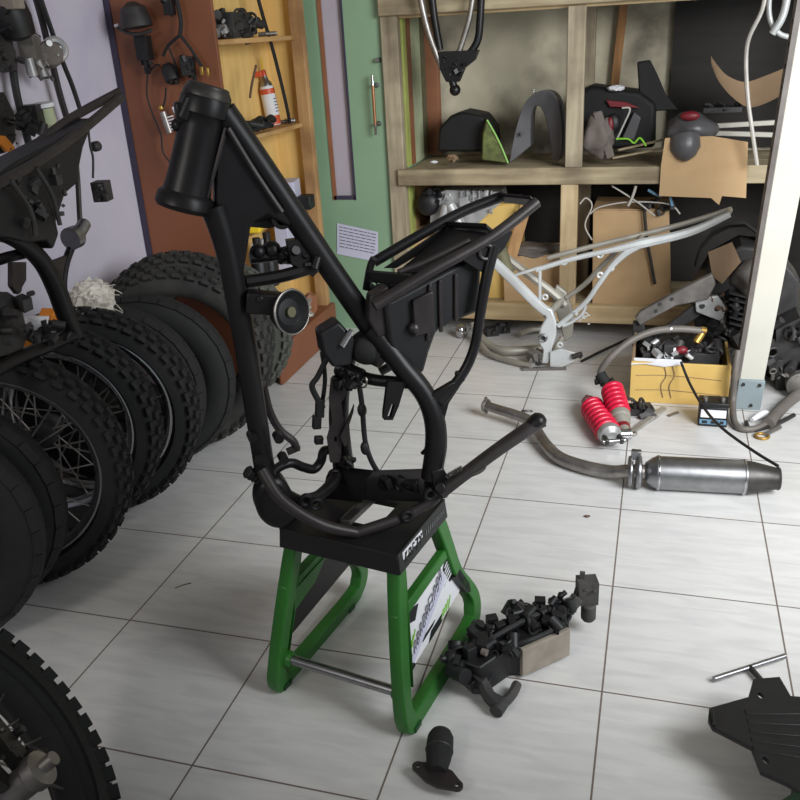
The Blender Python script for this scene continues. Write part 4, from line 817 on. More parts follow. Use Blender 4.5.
# things on the shelf
bm = new(); prism(bm, [A(x, y, 2.88) for x, y in ((437, 152), (439, 128), (450, 116), (462, 112), (482, 116), (492, 130), (494, 152))], YB*.2); tag(build('seat_cushion', bm, 'vinyl_black', None, .012), 'flat black seat cushion at the left of the upper rack shelf', 'seat')
bm = new(); prism(bm, [A(x, y, 2.80) for x, y in ((482, 160), (483, 135), (487, 120), (498, 138), (508, 163))], Vector((-.03, .12, 0))); gs = build('side_cover', bm, 'camo_green', None, .004); tag(gs, 'mottled green side cover with pale lime edge leaning by the grey saddle-shaped fairing', 'cover')
build('lime_edge', tube(new(), [A(487, 120, 2.797), A(494, 132, 2.797), (A(501, 146, 2.797)), A(508, 163, 2.797)], .004, 6), 'lime_edge', gs)
outer = [(509, 164), (512, 145), (517, 124), (523, 106), (532, 95), (543, 90), (553, 93), (559, 104), (562, 126), (562, 148), (559, 161)]
innr = [(553, 160), (550, 140), (546, 120), (541, 108), (536, 106), (532, 113), (531, 130), (531, 146)]
Yf = 2.79
rows = []
bm = new(); O = catmull([A(x, y, Yf) for x, y in outer], 3); I = catmull([A(x, y, Yf+.03) for x, y in innr], 3)
n = len(O); Iv = [I[min(len(I)-1, int(round((1-i/(n-1))*(len(I)-1))))] for i in range(n)]
Ob = [q+Vector((.0, .17, -.01)) for q in O]; Ib = [q+Vector((0, .12, 0)) for q in Iv]
g = [[bm.verts.new(q) for q in ring] for ring in (Ib, Iv, O, Ob)]
for a, b in zip(g, g[1:]+g[:1]):
    for i in range(n-1): bm.faces.new((a[i], a[i+1], b[i+1], b[i]))
for i in (0, n-1): bm.faces.new([g[k][i] for k in range(4)])
bmesh.ops.remove_doubles(bm, verts=bm.verts[:], dist=1e-5)
fa = build('saddle_fairing', bm, 'fairing_grey', None, .004); tag(fa, 'grey arched saddle-shaped fairing standing on the upper rack shelf left of the middle post', 'fairing')
bm = new(); bits(bm, A(544, 92, 2.86), (.09, .08, .015), 14, 4, .5); build('clip_strip', bm, 'steel_dull', fa)
bm = new(); cyl(bm, A(522, 134, 2.80), A(522, 134, 2.77), .008); build('fixing_eye', bm, 'dark_steel', fa)
tag(build('paper_scrap', blob(A(434, 162, 2.77), (.035, .02, .012), 3, .3), 'paper_white'), 'tiny white paper scrap on the front edge of the upper rack shelf', 'scrap')
tag(build('dry_leaves', blob(A(452, 158, 2.82), (.05, .04, .03), 4, .4), 'cardboard_dark'), 'small brown crumpled scrap on the upper rack shelf', 'scrap')
# right bay
bm = new(); prism(bm, [A(x, y, 2.92) for x, y in ((576, 112), (578, 92), (592, 86), (640, 92), (656, 104), (655, 148), (600, 150), (580, 140))], YB*.2); tag(build('black_bag', bm, 'vinyl_black', None, .02, 3), 'large black vinyl bag lying behind the middle rack post', 'bag')
bm = new(); plate(bm, [A(606, 100, 2.9), A(626, 102, 2.9), A(640, 108, 2.9), A(610, 107, 2.9)], .012, (0, -1, 0)); tag(build('red_panel', bm, 'red_dark', None, .003), 'narrow red plastic panel on top of the black bag', 'panel')
bm = blob(A(598, 136, 2.80), (.13, .09, .17), 31, .16, 4, 5); tag(build('grey_cover', bm, 'dust_grey'), 'dusty grey plastic cover standing right beside the middle rack post', 'cover')
bm = new(); prism(bm, [A(x, y, 2.80) for x, y in ((593, 112), (602, 110), (615, 156), (607, 159))], YB*-.03); tag(build('grey_strap', bm, 'dust_grey', None, .006), 'grey slanting strap leaning across the dusty cover', 'strap')
rl = thing('red_reflector', 'small red oval lamp lens beside the grey strap', 'lamp', A(608, 138, 2.82)); build('lens', ball(new(), A(610, 126, 2.80), .028, (.55, .4, 1.3)), 'red_dark', rl)
build('housing', ball(new(), A(613, 124, 2.86), .04, (.8, .5, 1.1)), 'plastic_black', rl)
tag(build('wire_bracket', tube(new(), [A(622, 108, 2.84), A(630, 109, 2.84), A(624, 124, 2.84), A(617, 139, 2.84)], .004, 6), 'wire_pale'), 'thin bent pale wire bracket in front of the black bag', 'bracket')
bm = new(); prism(bm, [A(x, y, 2.88) for x, y in ((622, 138), (634, 112), (641, 118), (634, 140))], YB*.04); tag(build('mudflap', bm, 'fairing_grey', None, .004), 'dark grey mudflap piece right of the wire bracket', 'flap')
bm = new(); prism(bm, [A(x, y, 2.95) for x, y in ((637, 62), (650, 60), (658, 76), (666, 95), (678, 110), (640, 112))], YB*.03); tag(build('tail_fin', bm, 'vinyl_black', None, .006), 'pointed black tail fin standing up above the black bag', 'fairing')
tag(build('white_scrap', blob(A(616, 88, 2.9), (.07, .05, .025), 7, .3), 'paper_white'), 'white crumpled scrap on top of the black bag', 'scrap')
tag(build('green_twig', tube(new(), [A(616, 139, 2.78), A(628, 139, 2.78), A(634, 143, 2.78), (A(640, 138, 2.78)), A(646, 146, 2.78)], .004, 6), 'bright_green'), 'bright green cable tie twig lying at the front of the right upper bay', 'cable tie')
bm = new(); bar(bm, A(612, 158, 2.76), A(664, 148, 2.86), .02, .008); bar(bm, A(618, 150, 2.78), A(662, 140, 2.9), .015, .008); tag(build('wood_strip', bm, 'rack_x', None, .001), 'flat grey wooden strips lying near the front of the right upper bay', 'strip')
mf_ = thing('front_mudguard', 'dark grey mudguard with faded red lens drooping over the hanging cardboard', 'mudguard', A(686, 160, 2.74))
bm = blob(A(690, 128, 2.78), (.20, .16, .13), 41, .12, 4, 4); build('guard', bm, 'fairing_grey', mf_)
bm = new(); lathe(bm, [(0, .012), (.02, .04), (.05, .06), (.09, .065)], A(686, 160, 2.655), A(684, 128, 2.74), 20); build('nose', bm, 'fairing_grey', mf_)
bm = new(); ball(bm, A(690, 116, 2.71), .030, (1.3, .6, .65)); build('red_lens', bm, 'red_dark', mf_)
cb1 = [(665, 138), (712, 136), (748, 142), (746, 198), (722, 196), (719, 205), (711, 198), (659, 196), (661, 165)]
tag(build('cardboard_flap', plate(new(), [A(x, y, 2.685) for x, y in cb1], .006, (0, -1, 0)), 'cardboard', None, .001), 'torn brown cardboard hanging over the front of the upper rack beam', 'cardboard')
tE = catmull([A(x, y, Y) for x, y, Y in ((711, 56, 2.80), (718, 66, 2.84), (728, 76, 2.88), (745, 82, 2.90), (765, 76, 2.88), (787, 67, 2.84))], 4)
bE = catmull([A(x, y, Y) for x, y, Y in ((712, 66, 2.78), (718, 80, 2.79), (730, 95, 2.80), (747, 107, 2.80), (764, 104, 2.80), (786, 93, 2.79))], 4)
gr = [[a, (a+b)/2+Vector((0, .02, -.004)), b] for a, b in zip(tE, bE)]
tag(build('cardboard_sheet', sheet(new(), gr, .005, (0, 1, 0)), 'cardboard_dark'), 'curled dark cardboard sheet standing in the right upper bay', 'cardboard')
for y0, y1, lab in ((126, 122, 'upper pale metal strip lying across the right upper bay'), (133, 135, 'lower pale metal strip lying across the right upper bay')):
    tag(build('metal_strip', bar(new(), A(712, y0, 2.80), A(782, y1, 2.84), .02, .02), 'silver_old', None, .002), lab, 'strip')
bm = new(); box(bm, A(722, 109, 2.86), (.15, .10, .02)); bits(bm, A(722, 108, 2.86), (.14, .1, .03), 24, 14, .5); tag(build('small_parts', bm, 'engine_dark'), 'loose small dark parts heaped under the curled cardboard', 'parts')
tag(build('pale_cable', tube(new(), [A(768, -20, 2.6), A(762, 10, 2.6), A(749, 38, 2.6), A(746, 62, 2.6), A(748, 100, 2.6), A(752, 130, 2.6), A(757, 165, 2.62)], .008, 8), 'wire_pale'), 'long pale cable hanging down across the right upper bay', 'cable')
xp = thing('hanging_pipe', 'curved bright pipe hanging in the top right corner beside the white post', 'pipe', A(776, 35, 2.4))
each('pipe_bend', [tube(new(), [A(789, -20, 2.4), A(786, 4, 2.4), A(781, 20, 2.4), A(772, 34, 2.4)], .013, 10), tube(new(), [A(772, -20, 2.42), A(769, 4, 2.42), A(771, 22, 2.42), A(780, 34, 2.42), A(795, 38, 2.42)], .009, 10)], 'silver_paint', xp)

# ================================================================== RACK, LOWER TIER
en = thing('engine', 'silver and black engine sitting on cartons in the lower left rack bay', 'engine', A(455, 235, 2.86))
bm = new(); prism(bm, [A(x, y, 2.80) for x, y in ((432, 196), (446, 190), (500, 192), (502, 202), (488, 214), (470, 232), (440, 234), (430, 222))], YB*.16); bits(bm, A(468, 202, 2.80), (.22, .03, .09), 34, 2, .8); build('crankcase', bm, 'engine_silver', en, .004)
bm = new(); ball(bm, A(428, 204, 2.78), .055, (1, .6, 1)); bits(bm, A(432, 196, 2.78), (.08, .05, .06), 10, 3, .5); build('clutch_cover', bm, 'plastic_black', en)
bm = new(); cyl(bm, A(446, 205, 2.76), A(438, 236, 2.74), .022); cyl(bm, A(450, 205, 2.76), A(462, 228, 2.74), .025); build('cylinder_stud', bm, 'engine_silver', en)
each('cooling_fin', [box(new(), A(462+i*6, 198, 2.785), (.006, .03, .07)) for i in range(6)], 'engine_silver', en)
GB = 'cartons on the lower rack deck'
def carton(name, pts, Y, depth, m, lab, seam=True):
    t = thing(name, lab, 'carton', (V(A(*pts[-1], Y))+V(A(*pts[-2], Y)))/2, GB); P = [V(A(x, y, Y)) for x, y in pts]
    build('body', prism(new(), P, YB*depth), m, t, .003)
    bm = new(); a, b = P[0], P[1]; hexa(bm, [a+Vector((0, .004, .001)), b+Vector((0, .004, .001)), b+Vector((0, depth*.49, .003)), a+Vector((0, depth*.49, .003)), a+Vector((0, .004, .005)), b+Vector((0, .004, .005)), b+Vector((0, depth*.49, .008)), a+Vector((0, depth*.49, .008))]); build('flap', bm, m, t)
    bm = new(); hexa(bm, [a+Vector((0, depth*.51, .003)), b+Vector((0, depth*.51, .003)), b+Vector((0, depth*.98, .001)), a+Vector((0, depth*.98, .001)), a+Vector((0, depth*.51, .008)), b+Vector((0, depth*.51, .008)), b+Vector((0, depth*.98, .005)), a+Vector((0, depth*.98, .005))]); build('flap', bm, m, t); return t
carton('brown_carton', [(408, 234), (446, 236), (448, 300), (410, 298)], 2.78, .3, 'cardboard', 'brown carton under the engine at the left end of the lower rack')
carton('yellow_carton', [(456, 208), (514, 205), (520, 300), (458, 300)], 2.84, .25, 'cardboard_yellow', 'yellow carton seen through the black subframe rails in the lower rack')
bm = new(); bar(bm, A(526, 206, 2.775), A(511, 258, 2.76), .05, .008, (0, -1, 0)); tag(build('wood_scrap', bm, 'wood_tan_z', None, .001), 'slanting yellow wood strip leaning behind the tail of the black subframe', 'strip')
carton('brown_carton', [(503, 258), (560, 256), (562, 304), (504, 304)], 2.80, .25, 'cardboard', 'brown carton under the grey cloth behind the silver frame')
bm = blob(A(532, 250, 2.90), (.26, .2, .06), 9, .25, 4, 6); tag(build('grey_cloth', bm, 'dust_grey'), 'folded grey cloth lying on the carton behind the silver frame', 'cloth')
carton('large_carton', [(593, 210), (669, 211), (671, 309), (592, 308)], 2.80, .3, 'cardboard', 'large brown carton right of the lower middle rack post, rod hanging before it')
tag(build('metal_rod', tube(new(), [A(644, 206, 2.775), A(647, 240, 2.775), A(651, 262, 2.775), A(655, 284, 2.775)], .007, 8), 'dark_steel'), 'dark metal rod hanging down the front of the large carton', 'rod')
GWi = 'loose wires on top of the large carton'
for i, (pts, m) in enumerate(((((590, 214), (600, 207), (630, 202), (668, 204), (680, 214)), 'wire_pale'), (((612, 186), (625, 194), (640, 204), (655, 216)), 'wire_pale'), (((580, 204), (586, 198), (592, 206), (585, 225), (592, 240)), 'wire_pale'), (((636, 186), (632, 198), (628, 206)), 'wire_pale'), (((648, 190), (660, 196), (668, 192), (672, 206)), 'blue_bag'))):
    tag(build('wire', tube(new(), [A(x, y, 2.76-.008*i) for x, y in pts], .0035 if i < 3 else .006, 6), m), ['long arched pale wire over the large carton', 'thin pale wire crossing down over the large carton', 'curly pale wire beside the lower middle rack post', 'short upright white wire end above the large carton', 'bluish wire bundle above the right end of the large carton'][i], 'wire', GWi)
bm = new(); bits(bm, A(656, 206, 2.80), (.16, .1, .05), 20, 17, .4); tag(build('wire_terminals', bm, 'engine_dark'), 'dark terminal pieces lying on the large carton', 'parts')
# ================================================================== SILVER FRAME in front of the rack
def s_(x, y, d=0.): return A(x, y, 2.40+d)
sf = thing('motorcycle_frame', 'bare silver motorcycle frame standing on the floor in front of the rack', 'bike frame', G(556, 366))
NR, FR = -.05, .07
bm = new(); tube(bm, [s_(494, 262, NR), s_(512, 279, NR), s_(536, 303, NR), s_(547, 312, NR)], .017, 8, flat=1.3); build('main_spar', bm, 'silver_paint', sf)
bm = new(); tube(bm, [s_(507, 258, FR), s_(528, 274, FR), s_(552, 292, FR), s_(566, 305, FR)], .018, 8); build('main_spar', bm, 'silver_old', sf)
bm = new(); cyl(bm, s_(500, 250, .01), s_(507, 272, .01), .030); torus(bm, s_(500, 250, .01), V(s_(507, 272, .01))-V(s_(500, 250, .01)), .028, .007, 20); torus(bm, s_(507, 272, .01), V(s_(507, 272, .01))-V(s_(500, 250, .01)), .028, .007, 20); build('head_tube', bm, 'olive', sf)
bm = new(); prism(bm, [s_(x, y, NR-.015) for x, y in ((540, 305), (552, 310), (556, 322), (556, 336), (552, 348), (549, 364), (541, 364), (543, 350), (538, 342), (540, 328), (546, 318))], YB*.03); pv = build('pivot_plate', bm, 'silver_paint', sf, .006)
torus(bm := new(), s_(543, 338, NR-.022), (0, 1, 0), .014, .006, 20); build('pivot_ring', bm, 'steel', pv)
build('pivot_hole', cyl(new(), s_(543, 338, NR-.018), s_(543, 338, NR-.010), .0125), 'ink_black', pv)
bm = new(); prism(bm, [s_(x, y, FR) for x, y in ((556, 285), (566, 292), (574, 315), (572, 338), (564, 342), (560, 325), (552, 300))], YB*.03); build('pivot_plate', bm, 'silver_old', sf, .006)
each('triangle_brace', [bar(new(), s_(512, 276, NR), s_(541, 267, NR), .012, .012), bar(new(), s_(540, 266, NR), s_(540, 300, NR), .012, .012)], 'silver_paint', sf, bev=.002)
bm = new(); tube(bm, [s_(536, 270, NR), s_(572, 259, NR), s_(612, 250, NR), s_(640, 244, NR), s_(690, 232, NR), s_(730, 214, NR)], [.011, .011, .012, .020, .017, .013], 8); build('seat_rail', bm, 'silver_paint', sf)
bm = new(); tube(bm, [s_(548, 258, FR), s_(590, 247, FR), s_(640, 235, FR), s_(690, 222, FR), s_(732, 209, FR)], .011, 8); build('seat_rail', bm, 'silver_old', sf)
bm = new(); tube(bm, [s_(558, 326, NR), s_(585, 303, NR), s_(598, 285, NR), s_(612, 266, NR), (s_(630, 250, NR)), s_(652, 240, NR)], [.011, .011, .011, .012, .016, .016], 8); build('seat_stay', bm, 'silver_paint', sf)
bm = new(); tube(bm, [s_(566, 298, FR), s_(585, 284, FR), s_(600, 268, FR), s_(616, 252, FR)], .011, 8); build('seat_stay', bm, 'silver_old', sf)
each('cross_member', [cyl(new(), s_(728, 214, NR), s_(730, 210, FR), .010), cyl(new(), s_(636, 246, NR), s_(642, 236, FR), .010), cyl(new(), s_(546, 316, NR), s_(562, 300, FR), .016), cyl(new(), s_(548, 360, NR), s_(562, 338, FR), .012)], 'silver_old', sf)
bm = new(); bits(bm, s_(580, 318, NR), (.10, .02, .06), 9, 3, .6); tube(bm, [s_(563, 326, NR), s_(572, 322, NR), s_(582, 314, NR), s_(586, 306, NR)], .007, 6); build('tab', bm, 'silver_paint', sf)
each('eyelet', [torus(new(), s_(x, y, NR), (0, 1, 0), .010, .005, 14) for x, y in ((564, 262), (600, 255), (600, 275), (611, 268), (545, 297), (560, 345), (532, 363))], 'silver_paint', sf)
bm = new(); prism(bm, [s_(x, y, NR-.03) for x, y in ((550, 352), (562, 349), (578, 354), (575, 361), (563, 367), (550, 368))], YB*.01); fp = build('footrest_plate', bm, 'silver_paint', sf, .002)
bm = new(); tube(bm, [s_(572, 357, NR-.035), s_(582, 354, NR-.035)], .012, 8); bits(bm, s_(578, 357, NR-.035), (.03, .02, .03), 6, 4, .5); build('footrest', bm, 'dark_steel', fp)
bm = new(); bar(bm, G(522, 369, .006), G(566, 368, .006), .02, .012); bits(bm, s_(537, 360, NR), (.06, .05, .05), 10, 5, .5); build('lower_bracket', bm, 'engine_grey', sf, .002)
tag(build('black_rod', tube(new(), [G(582, 361, .01), G(604, 350, .01), G(628, 339, .012)], .006, 8), 'ink_black'), 'thin black rod lying on the floor right of the silver frame foot', 'rod')
GP = 'exhaust header pipes on the floor under the rack edge'
tag(build('header_pipe', tube(new(), [G(474, 322, .10), G(478, 334, .05), G(488, 345, .03), G(506, 351, .03), G(540, 349, .03)], .020, 10), 'silver_old'), 'rear curved pale header pipe on the floor left of the silver frame foot', 'pipe', GP)
tag(build('header_pipe', tube(new(), [G(480, 343, .03), G(490, 354, .02), G(510, 361, .02), G(532, 366, .02)], .012, 10), 'silver_old'), 'front thinner header pipe on the floor left of the silver frame foot', 'pipe', GP)
tag(build('steel_ball', ball(new(), G(461, 331, .035), .035, (.8, .8, 1)), 'chrome'), 'shiny rounded metal cap on the floor seen behind the seat stay', 'cap')
for x, y, lab in ((492, 331, 'dark cast lump on the floor under the bottom rack beam, left one'), (503, 328, 'dark cast lump on the floor under the bottom rack beam, right one')):
    bm = new(); box(bm, V(G(x, y, .02)), (.06, .05, .04), .4); bits(bm, V(G(x, y, .03)), (.06, .05, .03), 10, x, .5); tag(build('casting_lump', bm, 'engine_dark', None, .004), lab, 'engine part')
tag(build('pipe_offcut', tube(new(), [G(520, 334, .03), G(530, 330, .035), G(544, 329, .03)], .014, 8), 'silver_old'), 'short curved pipe offcut lying under the bottom rack beam', 'pipe')

# ================================================================== YELLOW CRATE and the engine pile by the white post
cx0, cx1, cy0, cy1, ch = 1.190, 1.548, 2.025, 2.33, .165
cr = thing('yellow_crate', 'low yellow open box of greasy engine parts beside the white post', 'box', ((cx0+cx1)/2, (cy0+cy1)/2, 0))
bm = new(); box2(bm, (cx0, cy0, 0), (cx1, cy0+.012, ch)); build('front_wall', bm, 'cardboard_yellow', cr, .002)
bm = new(); box2(bm, (cx0, cy1-.012, 0), (cx1, cy1, ch)); build('rear_wall', bm, 'cardboard_yellow', cr, .002)
bm = new(); hexa(bm, [(cx0, cy0+.012, 0), (cx0+.012, cy0+.012, 0), (cx0+.012, cy1-.012, 0), (cx0, cy1-.012, 0), (cx0, cy0+.012, ch), (cx0+.012, cy0+.012, ch), (cx0+.012, cy1-.012, ch+.06), (cx0, cy1-.012, ch+.06)]); build('side_wall', bm, 'cardboard_dark', cr, .002)
bm = new(); box2(bm, (cx1-.012, cy0+.012, 0), (cx1, cy1-.012, ch)); build('side_wall', bm, 'cardboard_yellow', cr, .002)
bm = new(); box2(bm, (cx0+.012, cy0+.012, 0), (cx1-.012, cy1-.012, .01)); build('bottom', bm, 'cardboard_yellow', cr)
bm = new(); plate(bm, [(cx0+.01, cy0+.03, ch+.004), (cx0+.18, cy0+.02, ch+.008), (cx0+.19, cy0-.004, ch), (cx0+.12, cy0-.006, ch-.012), (cx0+.05, cy0-.006, ch-.004), (cx0, cy0-.006, ch-.01)], .003, (0, -.3, 1)); build('torn_flap', bm, 'paper_white', cr)
bm = new(); rd = random.Random(4)
for x in (1.31, 1.34): bm2 = tube(bm, [(x, cy0-.002, ch-.01), (x+.01, cy0-.002, ch-.05), (x-.006, cy0-.002, ch-.09), (x+.004, cy0-.002, ch-.14)], .0018, 5)
for z in (.05, .11): tube(bm, [(cx0+.02, cy0-.001, z), (1.33, cy0-.001, z+.006), (cx1-.03, cy0-.001, z-.004)], .0012, 5)
build('crease', bm, 'cardboard_dark', cr)
pr_ = thing('gearbox', 'greasy dark gearbox casting lying inside the yellow box', 'engine part', (1.37, 2.18, .012))
bm = new(); box(bm, (1.36, 2.18, .10), (.28, .2, .17), .1); bits(bm, (1.37, 2.13, .19), (.28, .16, .05), 40, 7, .7); build('casting', bm, 'engine_dark', pr_, .006)
bm = new(); bits(bm, (1.33, 2.09, .19), (.18, .08, .04), 14, 9, .6); build('bright_part', bm, 'engine_silver', pr_)
bm = new(); cyl(bm, (1.42, 2.10, .225), (1.44, 2.12, .255), .014); build('brass_plug', bm, 'brass', pr_)
bm = new(); ball(bm, (1.37, 2.08, .2), .02, (1.2, .8, .8)); build('red_cap', bm, 'red_dark', pr_)
E2 = thing('dark_engine', 'big greasy dark engine block standing behind the yellow box and white post', 'engine', (1.62, 2.45, 0))
e = lambda x, y, Y=2.36: A(x, y, Y)
bm = new(); prism(bm, [e(x, y) for x, y in ((690, 300), (712, 262), (742, 246), (775, 250), (800, 280), (800, 392), (705, 392), (698, 350))], YB*.2); build('crankcase', bm, 'engine_dark', E2, .012, 3)
bm = new(); bits(bm, e(738, 330, 2.34), (.24, .05, .28), 70, 33, .8); build('casting_detail', bm, 'engine_dark', E2, .002)
bm = new(); lathe(bm, [(-.02, .085), (.02, .085), (.035, .07), (.04, .03), (.045, .0)], e(752, 345, 2.36), V(e(752, 345, 2.36))-YB, 26); build('clutch_cover', bm, 'engine_grey', E2)
bm = blob(e(757, 275, 2.36), (.17, .14, .16), 4, .15, 4, 5); build('cylinder_head', bm, 'engine_grey', E2)
each('cooling_fin', [box(new(), V(e(748, 296+i*6, 2.34)), (.15, .06, .006), Matrix.Rotation(.25, 3, 'Y')) for i in range(6)], 'engine_dark', E2)
bm = new(); prism(bm, [e(x, y, 2.24) for x, y in ((695, 298), (718, 296), (726, 308), (722, 322), (706, 316), (696, 312))], YB*.02); bk2 = build('mount_bracket', bm, 'engine_silver', E2, .003)
build('bracket_hole', cyl(new(), e(702, 306, 2.238), e(702, 306, 2.25), .011), 'ink_black', bk2)
bm = new(); bits(bm, e(718, 302, 2.25), (.05, .03, .08), 8, 6, .6); build('rusty_fitting', bm, 'rust', E2)
tag(build('cardboard_scrap', plate(new(), [e(708, 252, 2.33), e(732, 242, 2.33), e(741, 262, 2.33), e(722, 284, 2.33), e(712, 276, 2.33)], .006, (0, -1, .2)), 'cardboard_dark', None, .001), 'brown cardboard scrap lying on top of the dark engine', 'cardboard')
tag(build('black_mudguard', sheet(new(), [[A(x, y, 2.44), A(x+2, y+3, 2.60)] for x, y in ((694, 262), (700, 244), (712, 230), (728, 222), (745, 221), (757, 230), (764, 248), (768, 270))], .012, (0, 0, -1)), 'vinyl_black'), 'arched black mudguard behind the dark engine under the rack', 'mudguard')
sa = thing('swingarm', 'dusty grey swingarm slanting from the yellow box up to the dark engine', 'swingarm', e(640, 320, 2.2))
bm = new(); prism(bm, [e(x, y, 2.22) for x, y in ((635, 318), (640, 312), (684, 288), (712, 274), (716, 284), (708, 300), (676, 306), (640, 326))], YB*.035); build('arm_plate', bm, 'engine_grey', sa, .005)
bm = new(); prism(bm, [e(x, y, 2.26) for x, y in ((664, 328), (700, 300), (720, 296), (716, 306), (676, 332))], YB*.03); build('arm_plate', bm, 'engine_dark', sa, .005)
each('bolt_hole', [cyl(new(), e(x, y, 2.217), e(x, y, 2.226), .007) for x, y in ((660, 304), (672, 299), (656, 311))], 'ink_black', sa)
bm = new(); prism(bm, [e(x, y, 2.24) for x, y in ((633, 322), (644, 324), (646, 344), (640, 352), (632, 346))], YB*.03); build('shackle', bm, 'engine_dark', sa, .004)
hs = thing('curved_hose', 'thick grey curved pipe looping from the yellow box to the floor by the red shocks', 'hose', G(605, 388))
build('pipe', tube(new(), [A(703, 331, 2.12), A(680, 329, 2.10), A(655, 331, 2.06), A(632, 340, 2.02), A(612, 356, 1.98), A(601, 371, 1.97), (A(602, 378, 1.96))], .0135, 12), 'hose', hs)
bm = new(); bm = tube(bm, [A(600, 374, 1.96), A(606, 384, 1.94)], .022, 10, smooth=False); bits(bm, A(605, 381, 1.94), (.07, .03, .03), 8, 4, .6); build('end_boot', bm, 'rubber', hs)
build('clamp', cyl(new(), A(671, 329, 2.09), A(667, 329.5, 2.085), .017), 'steel', hs)
build('brass_end', cyl(new(), A(700, 330, 2.118), A(705, 331, 2.125), .0145), 'brass', hs)
dc = thing('drive_chain', 'short length of dark chain hanging behind the right end of the yellow box', 'chain', e(742, 362, 2.1))
each('link', [box(new(), V(e(722+i*2.6, 322+i*4.6, 2.12)), (.02, .012, .012), Matrix.Rotation(1.0, 3, 'Y')) for i in range(9)], 'dark_steel', dc, bev=.003)
tag(build('rubber_hose', tube(new(), [A(738, 350, 2.0), A(735, 372, 1.98), G(733, 400, .05), G(734, 420, .02), G(742, 429, .012), G(758, 428, .012), G(770, 422, .012)], .012, 10), 'hose'), 'grey rubber hose curling down between the yellow box and the post foot', 'hose')
tag(build('thin_black_cable', tube(new(), [A(681, 362, 2.0), A(690, 384, 1.93), A(704, 408, 1.82), G(722, 428, .10), G(752, 450, .09), G(778, 466, .09)], .005, 8), 'ink_black'), 'thin black cable running from the yellow box over the battery to the silencer tip', 'cable')
# battery
by = 1.84; b0, b1 = V(A(698, 424, by)), V(A(727, 425, by)); bz0 = 0.; bw = b1.x-b0.x
bt = thing('battery', 'small black battery with white label on the floor below the yellow box', 'battery', ((b0.x+b1.x)/2, by+.035, 0))
cxb = (b0.x+b1.x)/2
bm = new(); box2(bm, (b0.x, by, .0), (b1.x, by+.07, .075)); build('case', bm, 'plastic_black', bt, .003)
bm = new(); box2(bm, (b0.x-.002, by-.002, .075), (b1.x+.002, by+.072, .092)); build('lid', bm, 'plastic_black', bt, .003)
bm = new(); box2(bm, (b0.x+.006, by-.0012, .036), (b1.x-.006, by, .066)); lb = build('label', bm, 'paper_white', bt)
bm = new(); box2(bm, (b0.x+.004, by-.0016, .010), (b1.x-.004, by, .028))
build('blue_print', bm, 'blue_bag', lb)
bm = new()
for i, w in enumerate((.018, .026, .014)): box2(bm, (b0.x+.012+i*.03, by-.0022, .013), (b0.x+.012+i*.03+w, by-.0008, .024))
build('lettering', bm, 'ink_black', lb)
each('terminal', [cyl(new(), (x, by+.02, .092), (x, by+.02, .108), .008) for x in (b0.x+.02, b1.x-.02)], 'steel_dull', bt)
# red shock absorbers
def shock(name, p0, p1, R, lab, dirty):
    a, b = V(p0), V(p1); t = (b-a).normalized(); Ln = (b-a).length
    s = thing(name, lab, 'shock absorber', Vector(((a.x+b.x)/2, (a.y+b.y)/2, 0)), 'red shock absorbers on the floor')
    k0, k1 = (.16, .80) if not dirty else (.04, .60)
    build('spring', coil(new(), a+t*Ln*k0, a+t*Ln*k1, R*.84, R*.24, 7 if not dirty else 6, 10), 'red_coil', s)
    build('damper', cyl(new(), a+t*Ln*.05, a+t*Ln*.9, R*.62), 'red_dark', s)
    build('spring_collar', lathe(new(), [(Ln*k1, R*.9), (Ln*(k1+.03), R*.98), (Ln*(k1+.09), R*.9), (Ln*(k1+.13), R*.5)], a, b, 24), 'engine_silver' if not dirty else 'silver_old', s)
    if dirty:
        build('lower_body', lathe(new(), [(Ln*.66, R*.8), (Ln*.8, R*.75), (Ln*.86, R*.55), (Ln*.98, R*.5)], a, b, 20), 'silver_old', s)
        build('bush', lathe(new(), [(-R*.5, R*.5), (R*.5, R*.5)], b, b+Vector((t.y, -t.x, 0)), 18), 'chrome', s)
    else:
        sd = Vector((-t.y, t.x, 0)).normalized()
        each('clevis', [bar(new(), a+t*Ln*.86+sd*R*.55*q, b+sd*R*.6*q+t*.01, R*.35, R*.5) for q in (-1, 1)], 'dark_steel', s, bev=.004)
        build('pin', cyl(new(), b-sd*R*.9, b+sd*R*.9, R*.18), 'steel', s)
    bm = new(); lathe(bm, [(0, R*.3), (Ln*.05, R*.5), (Ln*k0, R*.85)], a, b, 20); torus(bm, a, Vector((t.y, -t.x, 0)), R*.34, R*.16, 18); build('top_mount', bm, 'steel_dull', s)
shock('shock_absorber', G(587, 400, .045), G(614, 441, .042), .043, 'clean red-sprung shock absorber lying left on the floor, forked end forward', False)
shock('shock_absorber', G(611, 386, .11), G(625, 434, .030), .040, 'dirty red-sprung shock absorber leaning beside the yellow box, pale lower end', True)
bm = new(); box(bm, V(G(640, 409, .015)), (.09, .06, .026), .3); bits(bm, V(G(640, 409, .025)), (.09, .06, .04), 16, 12, .7); tag(build('small_parts', bm, 'engine_dark'), 'dark small parts on the floor right of the red shock absorbers', 'parts')
bm = new(); bar(bm, G(633, 431, .006), G(664, 408, .012), .022, .01); torus(bm, G(632, 433, .008), (0, 0, 1), .014, .006, 16); tag(build('link_rod', bm, 'silver_old', None, .002), 'flat grey link rod with an eye end lying right of the shock absorbers', 'rod')
tag(build('metal_tab', bar(new(), G(646, 423, .003), G(657, 416, .003), .014, .005), 'steel_dull', None, .001), 'small flat metal tab on the floor left of the battery', 'tab')
tag(build('metal_tab', bar(new(), G(668, 416, .003), G(678, 412, .003), .012, .005), 'steel_dull', None, .001), 'tiny metal tab on the floor close to the battery corner', 'tab')
